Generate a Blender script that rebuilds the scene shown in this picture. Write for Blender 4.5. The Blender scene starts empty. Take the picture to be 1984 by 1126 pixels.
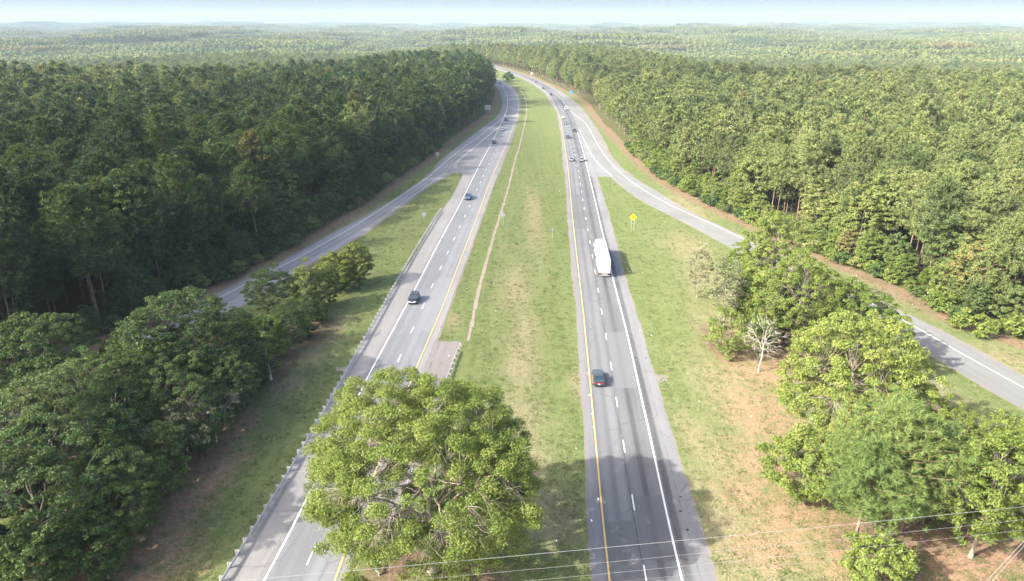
import bpy, math, random
import numpy as np
from mathutils import Vector, Matrix

R = math.radians
C = bpy.context.scene.collection
scn = bpy.context.scene

# ------------------------------------------------------------------ camera, sky, sun, exposure
CAM_H = 53.5
PITCH = R(20.7)
FPX = 1365.0
cd = bpy.data.cameras.new("camera")
cd.sensor_width = 36.0
cd.lens = 36.0 * FPX / 1984.0
cd.clip_start = 0.5
cd.clip_end = 40000
cam = bpy.data.objects.new("camera", cd)
C.objects.link(cam)
cam.location = (0, 0, CAM_H)
cam.rotation_euler = (R(90) - PITCH, 0, 0)
scn.camera = cam

SUN_EL = R(34)
SHDIR = Vector((0.90, 0.436, 0)).normalized()         # the way shadows fall
world = bpy.data.worlds.new("World")
scn.world = world
world.use_nodes = True
wn = world.node_tree
for n in list(wn.nodes):
    wn.nodes.remove(n)
wo = wn.nodes.new('ShaderNodeOutputWorld')
wb = wn.nodes.new('ShaderNodeBackground')
sk = wn.nodes.new('ShaderNodeTexSky')
sk.sky_type = 'NISHITA'
sk.sun_disc = False
sk.sun_elevation = SUN_EL
sun_vec = -SHDIR                                        # horizontal direction to the sun
sk.sun_rotation = math.atan2(sun_vec.x, sun_vec.y)
sk.altitude = 100
sk.air_density = 1.0
sk.dust_density = 6.0
sk.ozone_density = 0.7
wb.inputs['Strength'].default_value = 0.15
wn.links.new(sk.outputs[0], wb.inputs[0])
wn.links.new(wb.outputs[0], wo.inputs[0])

sd = bpy.data.lights.new("sun", 'SUN')
sd.energy = 4.3
sd.angle = R(0.5)
sd.color = (1.0, 0.94, 0.84)
sun = bpy.data.objects.new("sun", sd)
C.objects.link(sun)
d = Vector((SHDIR.x * math.cos(SUN_EL), SHDIR.y * math.cos(SUN_EL), -math.sin(SUN_EL)))
sun.rotation_euler = d.to_track_quat('-Z', 'Y').to_euler()
sun.location = (-60, -30, 120)

scn.view_settings.view_transform = 'Standard'
scn.view_settings.look = 'None'
scn.view_settings.exposure = 1.68
scn.view_settings.gamma = 1
scn.view_settings.use_curve_mapping = False
scn.render.engine = 'CYCLES'
scn.cycles.max_bounces = 6
scn.cycles.diffuse_bounces = 4
scn.cycles.transmission_bounces = 4
scn.cycles.volume_bounces = 0

HAZE_DENSITY = 1.1e-4

# ------------------------------------------------------------------ helpers
def G(px, py, h=0.0):
    """ground (or height h) point of a spot of the photograph, metres"""
    t = (py - 563.0) / FPX
    a = PITCH + math.atan(t)
    z = (CAM_H - h) / (math.sin(PITCH) + t * math.cos(PITCH))
    return ((px - 992.0) / FPX * z, (CAM_H - h) / math.tan(a))

def tag(o, label=None, cat=None, group=None, kind=None):
    if label: o['label'] = label
    if cat: o['category'] = cat
    if group: o['group'] = group
    if kind: o['kind'] = kind
    return o

def link(o, parent=None):
    C.objects.link(o)
    if parent is not None: o.parent = parent
    return o

def empty(name, loc=(0, 0, 0), rz=0.0, scale=1.0):
    o = bpy.data.objects.new(name, None)
    o.empty_display_size = 0.5
    o.location = loc
    o.rotation_euler = (0, 0, rz)
    o.scale = (scale,) * 3 if not isinstance(scale, tuple) else scale
    return link(o)

def np_mesh(name, V, F, attrs=None, mat=None, smooth=False, matidx=None):
    """V (n,3); F (m,k) int array or list of such arrays; attrs {name:(domain,array)}"""
    Fs = F if isinstance(F, list) else [F]
    Fs = [np.asarray(f, dtype=np.int32) for f in Fs if len(f)]
    me = bpy.data.meshes.new(name)
    V = np.asarray(V, dtype=np.float32)
    me.vertices.add(len(V))
    me.vertices.foreach_set('co', V.ravel())
    nl = sum(f.size for f in Fs)
    npoly = sum(len(f) for f in Fs)
    me.loops.add(nl)
    me.loops.foreach_set('vertex_index', np.concatenate([f.ravel() for f in Fs]))
    me.polygons.add(npoly)
    st = []
    off = 0
    for f in Fs:
        k = f.shape[1]
        st.append(off + np.arange(len(f)) * k)
        off += f.size
    me.polygons.foreach_set('loop_start', np.concatenate(st).astype(np.int32))
    if smooth:
        me.polygons.foreach_set('use_smooth', np.ones(npoly, dtype=bool))
    if matidx is not None:
        me.polygons.foreach_set('material_index', np.asarray(matidx, dtype=np.int32))
    me.update(calc_edges=True)
    if attrs:
        for k, arr in attrs.items():
            a = me.attributes.new(k, 'FLOAT', 'POINT')
            a.data.foreach_set('value', np.asarray(arr, dtype=np.float32))
    if mat is not None:
        for m in (mat if isinstance(mat, (list, tuple)) else [mat]):
            me.materials.append(m)
    return me

class MB:
    """collects simple shapes into one mesh"""
    def __init__(self):
        self.v = []; self.f = []
    def add(self, vs, fs):
        b = len(self.v)
        self.v += [tuple(v) for v in vs]
        self.f += [tuple(i + b for i in f) for f in fs]
        return self
    def box(self, c, s, rz=0.0, rx=0.0, bev=0.0):
        hx, hy, hz = s[0] / 2, s[1] / 2, s[2] / 2
        M = Matrix.Rotation(rz, 3, 'Z') @ Matrix.Rotation(rx, 3, 'X')
        vs = []
        if bev > 0:
            b = bev
            for z, i in ((-hz, b), (-hz + b, 0), (hz - b, 0), (hz, b)):
                for x, y in ((-hx + i + (b if i == 0 else 0) , -hy + i), (hx - i - (b if i == 0 else 0), -hy + i), (hx - i, -hy + i + (b if i == 0 else 0)), (hx - i, hy - i - (b if i == 0 else 0)),
                             (hx - i - (b if i == 0 else 0), hy - i), (-hx + i + (b if i == 0 else 0), hy - i), (-hx + i, hy - i - (b if i == 0 else 0)), (-hx + i, -hy + i + (b if i == 0 else 0))):
                    vs.append(M @ Vector((x, y, z)) + Vector(c))
            fs = [tuple(range(7, -1, -1)), tuple(range(24, 32))]
            for r in range(3):
                for k in range(8):
                    a = r * 8 + k; a2 = r * 8 + (k + 1) % 8
                    fs.append((a, a2, a2 + 8, a + 8))
            return self.add(vs, fs)
        for z in (-hz, hz):
            for x, y in ((-hx, -hy), (hx, -hy), (hx, hy), (-hx, hy)):
                vs.append(M @ Vector((x, y, z)) + Vector(c))
        return self.add(vs, [(3, 2, 1, 0), (4, 5, 6, 7), (0, 1, 5, 4), (1, 2, 6, 5), (2, 3, 7, 6), (3, 0, 4, 7)])
    def tube(self, pts, rad, n=8, cap=True):
        pts = [Vector(p) for p in pts]
        rad = rad if isinstance(rad, (list, tuple)) else [rad] * len(pts)
        vs = []; up = Vector((0, 0, 1))
        for i, p in enumerate(pts):
            t = (pts[min(i + 1, len(pts) - 1)] - pts[max(i - 1, 0)]).normalized()
            ref = up if abs(t.z) < 0.9 else Vector((1, 0, 0))
            a = t.cross(ref).normalized(); b = t.cross(a)
            for k in range(n):
                w = 2 * math.pi * k / n
                vs.append(p + (a * math.cos(w) + b * math.sin(w)) * rad[i])
        fs = []
        for i in range(len(pts) - 1):
            for k in range(n):
                k2 = (k + 1) % n
                fs.append((i * n + k, i * n + k2, (i + 1) * n + k2, (i + 1) * n + k))
        if cap:
            fs.append(tuple(range(n - 1, -1, -1))); fs.append(tuple(range((len(pts) - 1) * n, len(pts) * n)))
        return self.add(vs, fs)
    def mesh(self, name, mat, smooth=False):
        me = bpy.data.meshes.new(name)
        me.from_pydata(self.v, [], self.f)
        if smooth:
            me.polygons.foreach_set('use_smooth', [True] * len(me.polygons))
        me.update()
        me.materials.append(mat)
        return me
    def build(self, name, mat, parent=None, smooth=False):
        return link(bpy.data.objects.new(name, self.mesh(name, mat, smooth)), parent)

# ------------------------------------------------------------------ materials
class NT:
    def __init__(self, name):
        self.m = bpy.data.materials.new(name)
        self.m.use_nodes = True
        self.t = self.m.node_tree
        self.t.nodes.clear()
        self.out = self.t.nodes.new('ShaderNodeOutputMaterial')
    def n(self, typ, **kw):
        nd = self.t.nodes.new(typ)
        for k, v in kw.items():
            if k.startswith('_'):
                setattr(nd, k[1:], v)
        return nd
    def L(self, a, b): self.t.links.new(a, b)
    def val(self, x):
        return x
    def math(self, op, a, b=None, clamp=False):
        nd = self.t.nodes.new('ShaderNodeMath'); nd.operation = op; nd.use_clamp = clamp
        for i, x in enumerate((a, b)):
            if x is None: continue
            if isinstance(x, (int, float)): nd.inputs[i].default_value = x
            else: self.L(x, nd.inputs[i])
        return nd.outputs[0]
    def mix(self, fac, a, b, mode='MIX'):
        nd = self.t.nodes.new('ShaderNodeMix'); nd.data_type = 'RGBA'; nd.blend_type = mode
        for i, x in ((0, fac), (6, a), (7, b)):
            if isinstance(x, (int, float)): nd.inputs[i].default_value = x
            elif isinstance(x, tuple): nd.inputs[i].default_value = (*x[:3], 1)
            else: self.L(x, nd.inputs[i])
        return nd.outputs[2]
    def noise(self, vec, scale, detail=3, rough=0.55, vscale=None, dist=0.0):
        if vscale is not None:
            mp = self.t.nodes.new('ShaderNodeMapping'); mp.inputs['Scale'].default_value = vscale
            self.L(vec, mp.inputs['Vector']); vec = mp.outputs[0]
        nd = self.t.nodes.new('ShaderNodeTexNoise')
        nd.inputs['Scale'].default_value = scale; nd.inputs['Detail'].default_value = detail
        nd.inputs['Roughness'].default_value = rough; nd.inputs['Distortion'].default_value = dist
        self.L(vec, nd.inputs['Vector'])
        return nd.outputs[0]
    def ramp(self, fac, lo, hi):
        nd = self.t.nodes.new('ShaderNodeMapRange'); nd.interpolation_type = 'SMOOTHSTEP'
        nd.inputs[1].default_value = lo; nd.inputs[2].default_value = hi
        self.L(fac, nd.inputs[0])
        return nd.outputs[0]
    def attr(self, name):
        nd = self.t.nodes.new('ShaderNodeAttribute'); nd.attribute_name = name
        return nd.outputs['Fac']
    def pos(self):
        return self.t.nodes.new('ShaderNodeNewGeometry').outputs['Position']
    def objco(self):
        return self.t.nodes.new('ShaderNodeTexCoord').outputs['Object']
    def bump(self, h, strength, dist):
        nd = self.t.nodes.new('ShaderNodeBump'); nd.inputs['Strength'].default_value = strength
        nd.inputs['Distance'].default_value = dist
        self.L(h, nd.inputs['Height'])
        return nd.outputs[0]
    def bsdf(self, col, rough=0.8, spec=0.3, metal=0.0, normal=None, coat=0.0, trans=0.0):
        nd = self.t.nodes.new('ShaderNodeBsdfPrincipled')
        if isinstance(col, tuple): nd.inputs['Base Color'].default_value = (*col[:3], 1)
        else: self.L(col, nd.inputs['Base Color'])
        if isinstance(rough, (int, float)): nd.inputs['Roughness'].default_value = rough
        else: self.L(rough, nd.inputs['Roughness'])
        nd.inputs['Specular IOR Level'].default_value = spec
        nd.inputs['Metallic'].default_value = metal
        nd.inputs['Coat Weight'].default_value = coat
        if normal is not None: self.L(normal, nd.inputs['Normal'])
        self.L(nd.outputs[0], self.out.inputs[0])
        return nd

def simple(name, col, rough=0.7, spec=0.4, metal=0.0, coat=0.0, var=0.12, scale=3.0):
    t = NT(name)
    nz = t.noise(t.objco(), scale, 4)
    c = t.mix(nz, tuple(x * (1 - var) for x in col), tuple(min(1, x * (1 + var)) for x in col))
    t.bsdf(c, rough, spec, metal, coat=coat)
    return t.m

def leaf_material(name, dark, mid, light, trans=0.28, world_patch=0.0):
    t = NT(name)
    tint = t.attr('tint')
    rnd = t.t.nodes.new('ShaderNodeObjectInfo').outputs['Random']
    a = t.math('ADD', t.math('MULTIPLY', tint, 0.55), t.math('MULTIPLY', rnd, 0.55))
    a = t.math('SUBTRACT', a, 0.06)
    if world_patch:
        nz = t.noise(t.pos(), 0.006, 3)
        a = t.math('ADD', a, t.math('MULTIPLY', t.math('SUBTRACT', nz, 0.5), world_patch))
    hue = t.math('FRACT', t.math('MULTIPLY', rnd, 37.0))
    lo = t.mix(t.ramp(a, 0.0, 0.5), dark, mid)
    c = t.mix(t.ramp(a, 0.5, 1.05), lo, light)
    if world_patch:
        c = t.mix(t.math('MULTIPLY', t.ramp(hue, 0.985, 0.99), 0.6), c, (0.20, 0.13, 0.07))
        c = t.mix(t.math('MULTIPLY', t.ramp(hue, 0.80, 0.95), 0.25), c, (0.20, 0.22, 0.06))
        c = t.mix(t.math('MULTIPLY', t.math('SUBTRACT', 1.0, t.ramp(hue, 0.10, 0.25)), 0.45), c, (0.030, 0.070, 0.035))
    p = t.bsdf(c, 0.6, 0.25)
    tr = t.t.nodes.new('ShaderNodeBsdfTranslucent')
    t.L(t.mix(0.5, c, (0.16, 0.20, 0.03)), tr.inputs[0])
    mx = t.t.nodes.new('ShaderNodeMixShader'); mx.inputs[0].default_value = trans
    t.L(p.outputs[0], mx.inputs[1]); t.L(tr.outputs[0], mx.inputs[2])
    t.L(mx.outputs[0], t.out.inputs[0])
    return t.m

def bark_material(name, a, b):
    t = NT(name)
    nz = t.noise(t.objco(), 3.0, 5, vscale=(1, 1, 0.25))
    c = t.mix(t.ramp(nz, 0.35, 0.65), a, b)
    t.bsdf(c, 0.9, 0.15, normal=t.bump(nz, 0.6, 0.04))
    return t.m

M = {}
M['oak_leaf'] = leaf_material('oak_leaf', (0.079, 0.131, 0.028), (0.146, 0.204, 0.042), (0.230, 0.262, 0.068), 0.34)
M['yellow_leaf'] = leaf_material('yellow_leaf', (0.118, 0.171, 0.035), (0.182, 0.237, 0.053), (0.266, 0.297, 0.077), 0.36)
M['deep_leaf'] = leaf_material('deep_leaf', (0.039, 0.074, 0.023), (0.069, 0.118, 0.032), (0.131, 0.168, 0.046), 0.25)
M['pale_leaf'] = leaf_material('pale_leaf', (0.150, 0.170, 0.090), (0.215, 0.225, 0.120), (0.290, 0.280, 0.165), 0.25)
M['pine_needle'] = leaf_material('pine_needle', (0.112, 0.164, 0.058), (0.188, 0.235, 0.081), (0.272, 0.286, 0.123), 0.25, 0.7)
M['pine_near'] = leaf_material('pine_near', (0.103, 0.164, 0.048), (0.150, 0.217, 0.063), (0.248, 0.274, 0.084), 0.25)
M['pine_dark_shade'] = leaf_material('pine_dark_shade', (0.031, 0.066, 0.021), (0.054, 0.103, 0.029), (0.099, 0.141, 0.040), 0.2, 0.6)  # needles of the left wood: deeper green with shade put into the colour
M['wood_leaf'] = leaf_material('wood_leaf', (0.109, 0.163, 0.044), (0.178, 0.222, 0.061), (0.257, 0.259, 0.103), 0.3, 0.7)
M['far_leaf'] = leaf_material('far_leaf', (0.072, 0.108, 0.032), (0.144, 0.178, 0.051), (0.241, 0.243, 0.088), 0.2, 0.9)
M['bark_pale'] = bark_material('bark_pale', (0.20, 0.17, 0.13), (0.36, 0.32, 0.26))
M['bark_grey'] = bark_material('bark_grey', (0.13, 0.11, 0.09), (0.28, 0.25, 0.21))
M['bark_white'] = bark_material('bark_white', (0.32, 0.30, 0.26), (0.52, 0.50, 0.46))
M['bark_pine'] = bark_material('bark_pine', (0.12, 0.085, 0.065), (0.27, 0.20, 0.16))

# ------------------------------------------------------------------ plan of the roads: x as a function of y
def table(pix, h=0.0, extra_near=None, extra_far=None):
    pts = [G(px, py, h) for px, py in pix]
    if extra_far: pts += extra_far
    if extra_near: pts += extra_near
    pts.sort(key=lambda q: q[1])
    ys = np.array([q[1] for q in pts]); xs = np.array([q[0] for q in pts])
    # extrapolate towards the near side
    i = min(3, len(ys) - 1)
    sl = (xs[i] - xs[0]) / (ys[i] - ys[0])
    ys = np.concatenate([[0.0], ys]); xs = np.concatenate([[xs[0] - sl * (ys[1] - 0)], xs])
    g = np.arange(0, ys[-1] + 0.5, 1.0)
    v = np.interp(g, ys, xs)
    # smoothing that widens with distance
    out = v.copy()
    for k, y in enumerate(g):
        w = int(3 + y * 0.045)
        w = min(w, k, len(g) - 1 - k)
        if w > 0: out[k] = v[k - w:k + w + 1].mean()
    return lambda y: np.interp(y, g, out)

far_R = [(-45, 1060), (-95, 1160), (-170, 1260)]
far_L = [(-33, 840), (-62, 920), (-110, 1010), (-180, 1100)]
def sh(pts, dx, dy=0): return [(x + dx, y + dy) for x, y in pts]

x_ryel = table([(1181,1123),(1168,1011),(1158,899),(1148.6,801),(1140,707),(1129.4,600),(1115.8,481),(1108,409),(1100.5,322),(1093,275.7),(1086,228.7),(1075,203),(1066,186),(1048,169.5),(1030,158),(1008,148),(983,139.5),(966,133.5)], extra_far=far_R)
x_rwhite0 = table([(1321.5,1123),(1299,1030),(1275.7,922),(1254.7,824),(1233.6,731),(1217.3,656),(1203,600),(1184,527),(1168.7,457),(1152,385),(1136.5,320),(1127.8,286),(1117.6,252)])
def x_rwhite(y): return np.where(np.asarray(y) < 320, x_rwhite0(y), np.maximum(x_ryel(y) + 8.0, np.minimum(x_rwhite0(y), x_ryel(y) + 8.0)))
x_rsh = table([(1148.6,1123),(1140,988),(1135.5,861.7),(1128.5,759),(1122.4,679),(1119,600),(1109.7,530),(1102,433),(1096,339),(1088,263),(1081,222),(1069,202),(1059,184),(1042,169.5),(1024,158),(1003,148.5),(979,140),(963,134.3)], extra_far=sh(far_R, -3))
x_redge_near = table([(1385.5,1121),(1355,1020),(1327,927),(1306,861.7),(1275.7,754),(1254.7,688.8),(1233.6,614),(1214,554),(1196,481.4),(1177.8,412),(1161,357.5),(1157,344)])
x_rampR_out = table([(1201,329),(1177,296),(1156,255),(1136,222.6),(1115.6,200),(1095,183.8),(1074.7,170.5),(1054,161),(1029.8,150),(1005,142),(980.7,134.7),(967.5,130.6),(1232,348),(1259,363.5),(1300,391),(1366,427),(1426,453),(1671,570),(1746,604),(1835,649),(1924,695),(1984,733)], extra_far=sh(far_R, 16, 10))
x_rampR_in = table([(1184,342),(1214,369.5),(1256,397),(1300,417),(1355,446),(1419,481),(1682,620),(1749,652),(1852,716),(1984,794)])
x_rampR_lineL = table([(1121.7,251),(1136,280),(1148,304),(1168.7,328),(1186,342),(1216,365),(1258,392),(1303,413),(1358,441),(1421,475)])
x_rampR_lineR = table([(1103,214),(1136,239),(1152,269.6),(1168.7,298),(1191,325),(1220,351),(1268.5,381.6),(1303,401),(1355,423),(1422.6,453+1),(1666,577),(1728,608),(1778,636),(1870,690),(1984,752)], extra_far=[G(1090,195), G(1068,175), G(1046,164)])

x_lwhite = table([(512,1123),(554,1048.6),(601,953),(643,866),(685,784.6),(722.4,712),(757.5,647),(809,551),(851,469),(887.5,403),(914.7,348),(942,296),(956,271.6),(967.5,246),(979.5,222.6),(983.5,206),(984,192),(980,176),(970,166)], extra_far=sh(far_L, -8))
x_lyel = table([(652,1118.7),(680,1034.6),(797,735.5),(825,670),(855.6,600),(893.5,499.6),(920.7,430),(945,363.5),(969,306),(980.7,281.8),(993,249),(1001,226.7),(1005.3,210),(1004,192),(997,175.6),(982.8,163),(966,154)], extra_far=far_L)
x_ledgeR = table([(852.7,638.7),(881.4,563),(911.7,481),(939,405.8),(960,348),(968.5,328.8),(984.8,283.9),(999,247),(1006.8,216.4),(1007.5,196),(1002,181.7),(991,167.4),(972.6,155.5),(813.5,735.5)], extra_far=sh(far_L, 3))
x_lshL = table([(428,1121),(493.5,1020.6),(554,922),(605.6,833.6),(661.7,735.5),(699,670),(730,615),(776,540),(823,462),(846,420),(861,404),(881.4,372.6),(898,336)])
x_rampL_out = table([(850,316.5),(880.6,290),(911,267.5),(942,243),(964.4,226.7),(973.6,214.4),(975,202),(973.6,187.8),(968.5,175.6),(962.4,166),(848,327),(806,360.5),(760.5,390.7),(700,424),(640,455),(556,505),(461.5,550),(406,578)], extra_far=sh(far_L, -13, -5), extra_near=[(-72.5, 100), (-83, 60)])
x_rampL_in = table([(872,336),(827,360.5),(775.6,400),(739,427),(700,455.7),(622.7,500),(556,533.5)], extra_near=[(-55.3, 131), (-64.5, 97), (-75, 57)])
x_rampL_lineL = table([(850,326),(886.8,294),(921.5,269.6),(952,246),(970.5,232.8),(978.7,222.6),(827,346),(775.6,380),(700,431),(572.7,503),(528,525),(408.6,585)], extra_near=[(-70.9, 100), (-81.3, 60)])
x_rampL_lineR = table([(967.5,246),(942,266.5),(917.4,288),(884.7,314.5),(876,322)])
x_ditch = table([(907,661),(913,638.7),(922,587),(933,542),(948,487.5),(957,457),(966,427),(975,400),(985.8,360.5),(997.9,309),(1005.3,288),(1013.4,255),(1019.6,226.7),(1020.6,208),(1017.5,190),(1009.3,175.6),(997,163)])
x_forL = table([(962,167),(960,192),(952,206),(938,226.7),(911,243),(870,273.6),(821,309),(769,345),(700,396.8),(640,430),(560,480),(500,515),(430,545),(380,570)], extra_near=[(-80, 100), (-92, 60), (-100, 40)], extra_far=[(-40, 765), (-72, 850), (-120, 940), (-200, 1030)])
x_forR = table([(1984,656),(1888,641.6),(1838,614),(1781,580),(1692,536),(1621,511),(1451,432),(1401,411),(1300,360),(1248,320),(1197,269),(1160,230),(1136,196),(1105,179),(1074,165),(1054,157),(1027,145),(1003,137.8),(972,129.6)], extra_near=[(97, 100), (103, 60)], extra_far=[(-45, 1100), (-95, 1200), (-160, 1290)])

def sst(a, b, x):
    t = np.clip((np.asarray(x, dtype=float) - a) / (b - a), 0, 1)
    return t * t * (3 - 2 * t)

rs0 = np.random.RandomState(5)
WAV = [(rs0.uniform(0, 2 * math.pi), rs0.uniform(0, 2 * math.pi), rs0.uniform(500, 1300)) for _ in range(9)]
def terrain(x, y):
    x = np.asarray(x, dtype=float); y = np.asarray(y, dtype=float)
    n = np.zeros(np.broadcast(x, y).shape)
    for ph, dr, wl in WAV:
        k = 2 * math.pi / wl
        n = n + np.sin(k * (x * math.cos(dr) + y * math.sin(dr)) + ph)
    n = n / 3.0                                       # about +-1
    left = 1 - sst(-260, -60, x); right = sst(110, 330, x)
    side = np.maximum(left, right)
    ax = np.abs(x)
    plateau_end = np.maximum(sst(430, 900, y) * left, sst(440, 880, y) * right)
    beyond = sst(1150, 1600, y)
    drop = np.maximum(plateau_end, beyond)
    dist = np.sqrt(x * x + y * y)
    rise = sst(1300, 3600, dist) * 20 + sst(4500, 8000, dist) * 22
    # small swell under the woods away from the roads
    d_l = np.where(y < 1030, x_forL(y) - x, 0); d_r = np.where(y < 1290, x - x_forR(y), 0)
    swell = sst(15, 120, np.maximum(d_l, d_r)) * 2.5 * n
    roll = n * (3 + 17 * sst(1100, 2300, dist) - 2 * sst(5000, 9000, dist))
    ridge = np.exp(-((x + 3600) / 1700.0) ** 2) * sst(5200, 7200, y) * 22 + np.exp(-((x - 4300) / 1500.0) ** 2) * sst(5200, 7500, y) * 24
    return swell * (1 - drop) + drop * (-27 + rise + roll) + ridge

# ------------------------------------------------------------------ the ground sheet
def graded(lo_core, hi_core, step, lo, hi, g=1.035):
    a = list(np.arange(lo_core, hi_core, step))
    s = step; v = a[-1]
    up = []
    while v < hi:
        s = min(s * g, 160); v += s; up.append(v)
    s = step; v = a[0]; dn = []
    while v > lo:
        s = min(s * g, 160); v -= s; dn.append(v)
    return np.array(dn[::-1] + a + up)

gx = graded(-75, 95, 0.9, -11000, 11000)
gy = graded(50, 190, 0.9, -400, 13000, 1.02)
XX, YY = np.meshgrid(gx, gy)
ZZ = terrain(XX, YY)
nx, ny = len(gx), len(gy)
V = np.stack([XX.ravel(), YY.ravel(), ZZ.ravel()], 1)
ii = np.arange(nx * ny).reshape(ny, nx)
F = np.stack([ii[:-1, :-1].ravel(), ii[:-1, 1:].ravel(), ii[1:, 1:].ravel(), ii[1:, :-1].ravel()], 1)
xv, yv = V[:, 0], V[:, 1]
def blob(px, py, rx, ry):
    cx, cy = G(px, py)
    return np.exp(-(((xv - cx) / rx) ** 2 + ((yv - cy) / ry) ** 2))
clay = np.zeros(len(V))
for b in [(1480, 800, 7, 12), (1470, 720, 7, 10), (1500, 900, 7, 9), (1540, 1000, 8, 7), (1440, 960, 4, 5), (1490, 1060, 6, 5), (1700, 1100, 9, 5), (1850, 1090, 10, 8), (1960, 1060, 9, 9), (1900, 930, 6, 6),
          (320, 1060, 5, 8), (360, 980, 4, 6), (440, 905, 3, 5), (390, 950, 4, 6), (300, 1120, 6, 7), (470, 830, 2.5, 6), (1800, 800, 4, 5), (1700, 700, 4, 5), (1900, 900, 5, 5), (1600, 720, 6, 8), (1740, 770, 3, 6)]:
    clay = np.maximum(clay, blob(*b))
dry = np.zeros(len(V))
for b in [(1000, 560, 3.5, 22), (1010, 700, 3.5, 14), (1035, 420, 3, 40), (1020, 640, 3, 12), (1400, 760, 5, 18), (1400, 640, 6, 18), (1390, 1000, 6, 12), (1420, 1100, 6, 8), (1350, 850, 3, 9), (1330, 480, 7, 16), (1400, 900, 3.5, 9), (1480, 1080, 7, 8), (1330, 400, 6, 22), (1360, 530, 6, 14),
          (600, 690, 3, 10), (560, 740, 3, 8), (640, 640, 2.5, 9), (700, 420, 6, 12), (760, 400, 5, 10), (1120, 740, 2, 5), (880, 620, 1.6, 5), (1020, 900, 4, 8), (1000, 800, 4, 8), (1060, 1000, 5, 6), (1800, 760, 5, 8), (1900, 860, 5, 8), (1860, 620, 4, 10), (1700, 560, 4, 12), (1960, 700, 5, 9)]:
    dry = np.maximum(dry, blob(*b))
yc = np.clip(yv, 20, 1290)
dfl = xv - x_forL(np.clip(yc, 20, 1030)); dfr = x_forR(yc) - xv
edge = np.maximum(np.exp(-(np.maximum(dfl, 0) / 6.0) ** 2), np.exp(-(np.maximum(dfr, 0) / 5.0) ** 2))
woods = np.where((dfl < -1) | (dfr < -1) | (yv > 1200), 1.0, 0.0)
edge = edge * (1 - woods)
# brown leaf litter under the left hardwoods and the right grove
litter = np.zeros(len(V))
for b in [(-46, 95, 7, 14), (-42, 75, 6, 14), (-44, 60, 7, 10), (-40, 105, 4, 9), (-37, 120, 5, 9), (-47, 82, 10, 20), (50, 112, 9, 15), (43, 76, 8, 9), (40, 62, 6, 6), (49, 62, 7, 7), (-8, 58, 8, 5), (38, 115, 4, 10)]:
    litter = np.maximum(litter, np.exp(-(((xv - b[0]) / b[2]) ** 2 + ((yv - b[1]) / b[3]) ** 2)))

t = NT('ground_cover')
P = t.pos()
n1 = t.noise(P, 0.09, 5, 0.6); n2 = t.noise(P, 0.55, 5, 0.65); n3 = t.noise(P, 3.5, 4, 0.6); n4 = t.noise(P, 0.9, 5, 0.65, vscale=(1.8, 0.22, 1)); n5 = t.noise(P, 1.4, 5, 0.75)
green = t.mix(t.ramp(n2, 0.35, 0.68), (0.078, 0.116, 0.038), (0.126, 0.158, 0.060))
green = t.mix(t.ramp(n3, 0.35, 0.75), green, (0.150, 0.180, 0.060))
mow = t.noise(P, 1.0, 2, 0.5, vscale=(0.8, 0.012, 1))
green = t.mix(t.math('MULTIPLY', t.ramp(mow, 0.40, 0.60), 0.30), green, (0.165, 0.185, 0.080))
green = t.mix(t.math('MULTIPLY', t.ramp(n5, 0.45, 0.7), 0.5), green, (0.070, 0.108, 0.030))
strawc = t.mix(t.ramp(n3, 0.3, 0.7), (0.200, 0.165, 0.095), (0.300, 0.255, 0.165))
a_dry = t.attr('dry')
fdry = t.math('ADD', t.math('MULTIPLY', a_dry, 0.42), t.math('ADD', t.math('MULTIPLY', n4, 0.55), t.math('MULTIPLY', n1, 0.45)))
fdry = t.math('ADD', fdry, t.math('MULTIPLY', t.math('SUBTRACT', n5, 0.5), 0.5))
col = t.mix(t.math('MULTIPLY', t.ramp(fdry, 0.42, 1.10), 0.80), green, strawc)
lit = t.mix(t.ramp(n3, 0.3, 0.7), (0.110, 0.075, 0.048), (0.200, 0.145, 0.100))
fl = t.math('ADD', t.math('MULTIPLY', t.attr('litter'), 0.95), t.math('MULTIPLY', t.math('SUBTRACT', n2, 0.5), 0.9))
col = t.mix(t.ramp(fl, 0.25, 0.65), col, lit)
ed = t.mix(t.ramp(n3, 0.3, 0.7), (0.150, 0.095, 0.062), (0.245, 0.170, 0.120))
fe = t.math('ADD', t.attr('edge'), t.math('MULTIPLY', t.math('SUBTRACT', n2, 0.5), 0.9))
col = t.mix(t.math('MULTIPLY', t.ramp(fe, 0.35, 0.85), 0.9), col, ed)
clayc = t.mix(t.ramp(n3, 0.3, 0.75), (0.255, 0.145, 0.095), (0.345, 0.240, 0.165))
fc = t.math('ADD', t.math('MULTIPLY', t.attr('clay'), 0.95), t.math('ADD', t.math('MULTIPLY', t.math('SUBTRACT', n2, 0.5), 1.5), t.math('MULTIPLY', t.math('SUBTRACT', n5, 0.5), 0.7)))
col = t.mix(t.math('MULTIPLY', t.ramp(fc, 0.25, 1.05), 0.8), col, clayc)
wd = t.mix(n2, (0.070, 0.080, 0.030), (0.120, 0.110, 0.050))
col = t.mix(t.attr('woods'), col, wd)
hb = t.math('ADD', t.math('MULTIPLY', n3, 0.5), t.math('MULTIPLY', n2, 0.7))
t.bsdf(col, 0.95, 0.1, normal=t.bump(hb, 0.7, 0.35))
M['ground'] = t.m
me = np_mesh('ground', V, F, {'clay': clay, 'dry': dry, 'edge': edge, 'woods': woods, 'litter': litter}, M['ground'], smooth=True)
tag(link(bpy.data.objects.new('ground', me)), kind='structure')

# ------------------------------------------------------------------ paved sheets and markings
def ysamples(y0, y1):
    ys = [y0]
    while ys[-1] < y1:
        ys.append(ys[-1] + 1.0 + ys[-1] * 0.006)
    ys[-1] = y1
    return np.array(ys)

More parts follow.
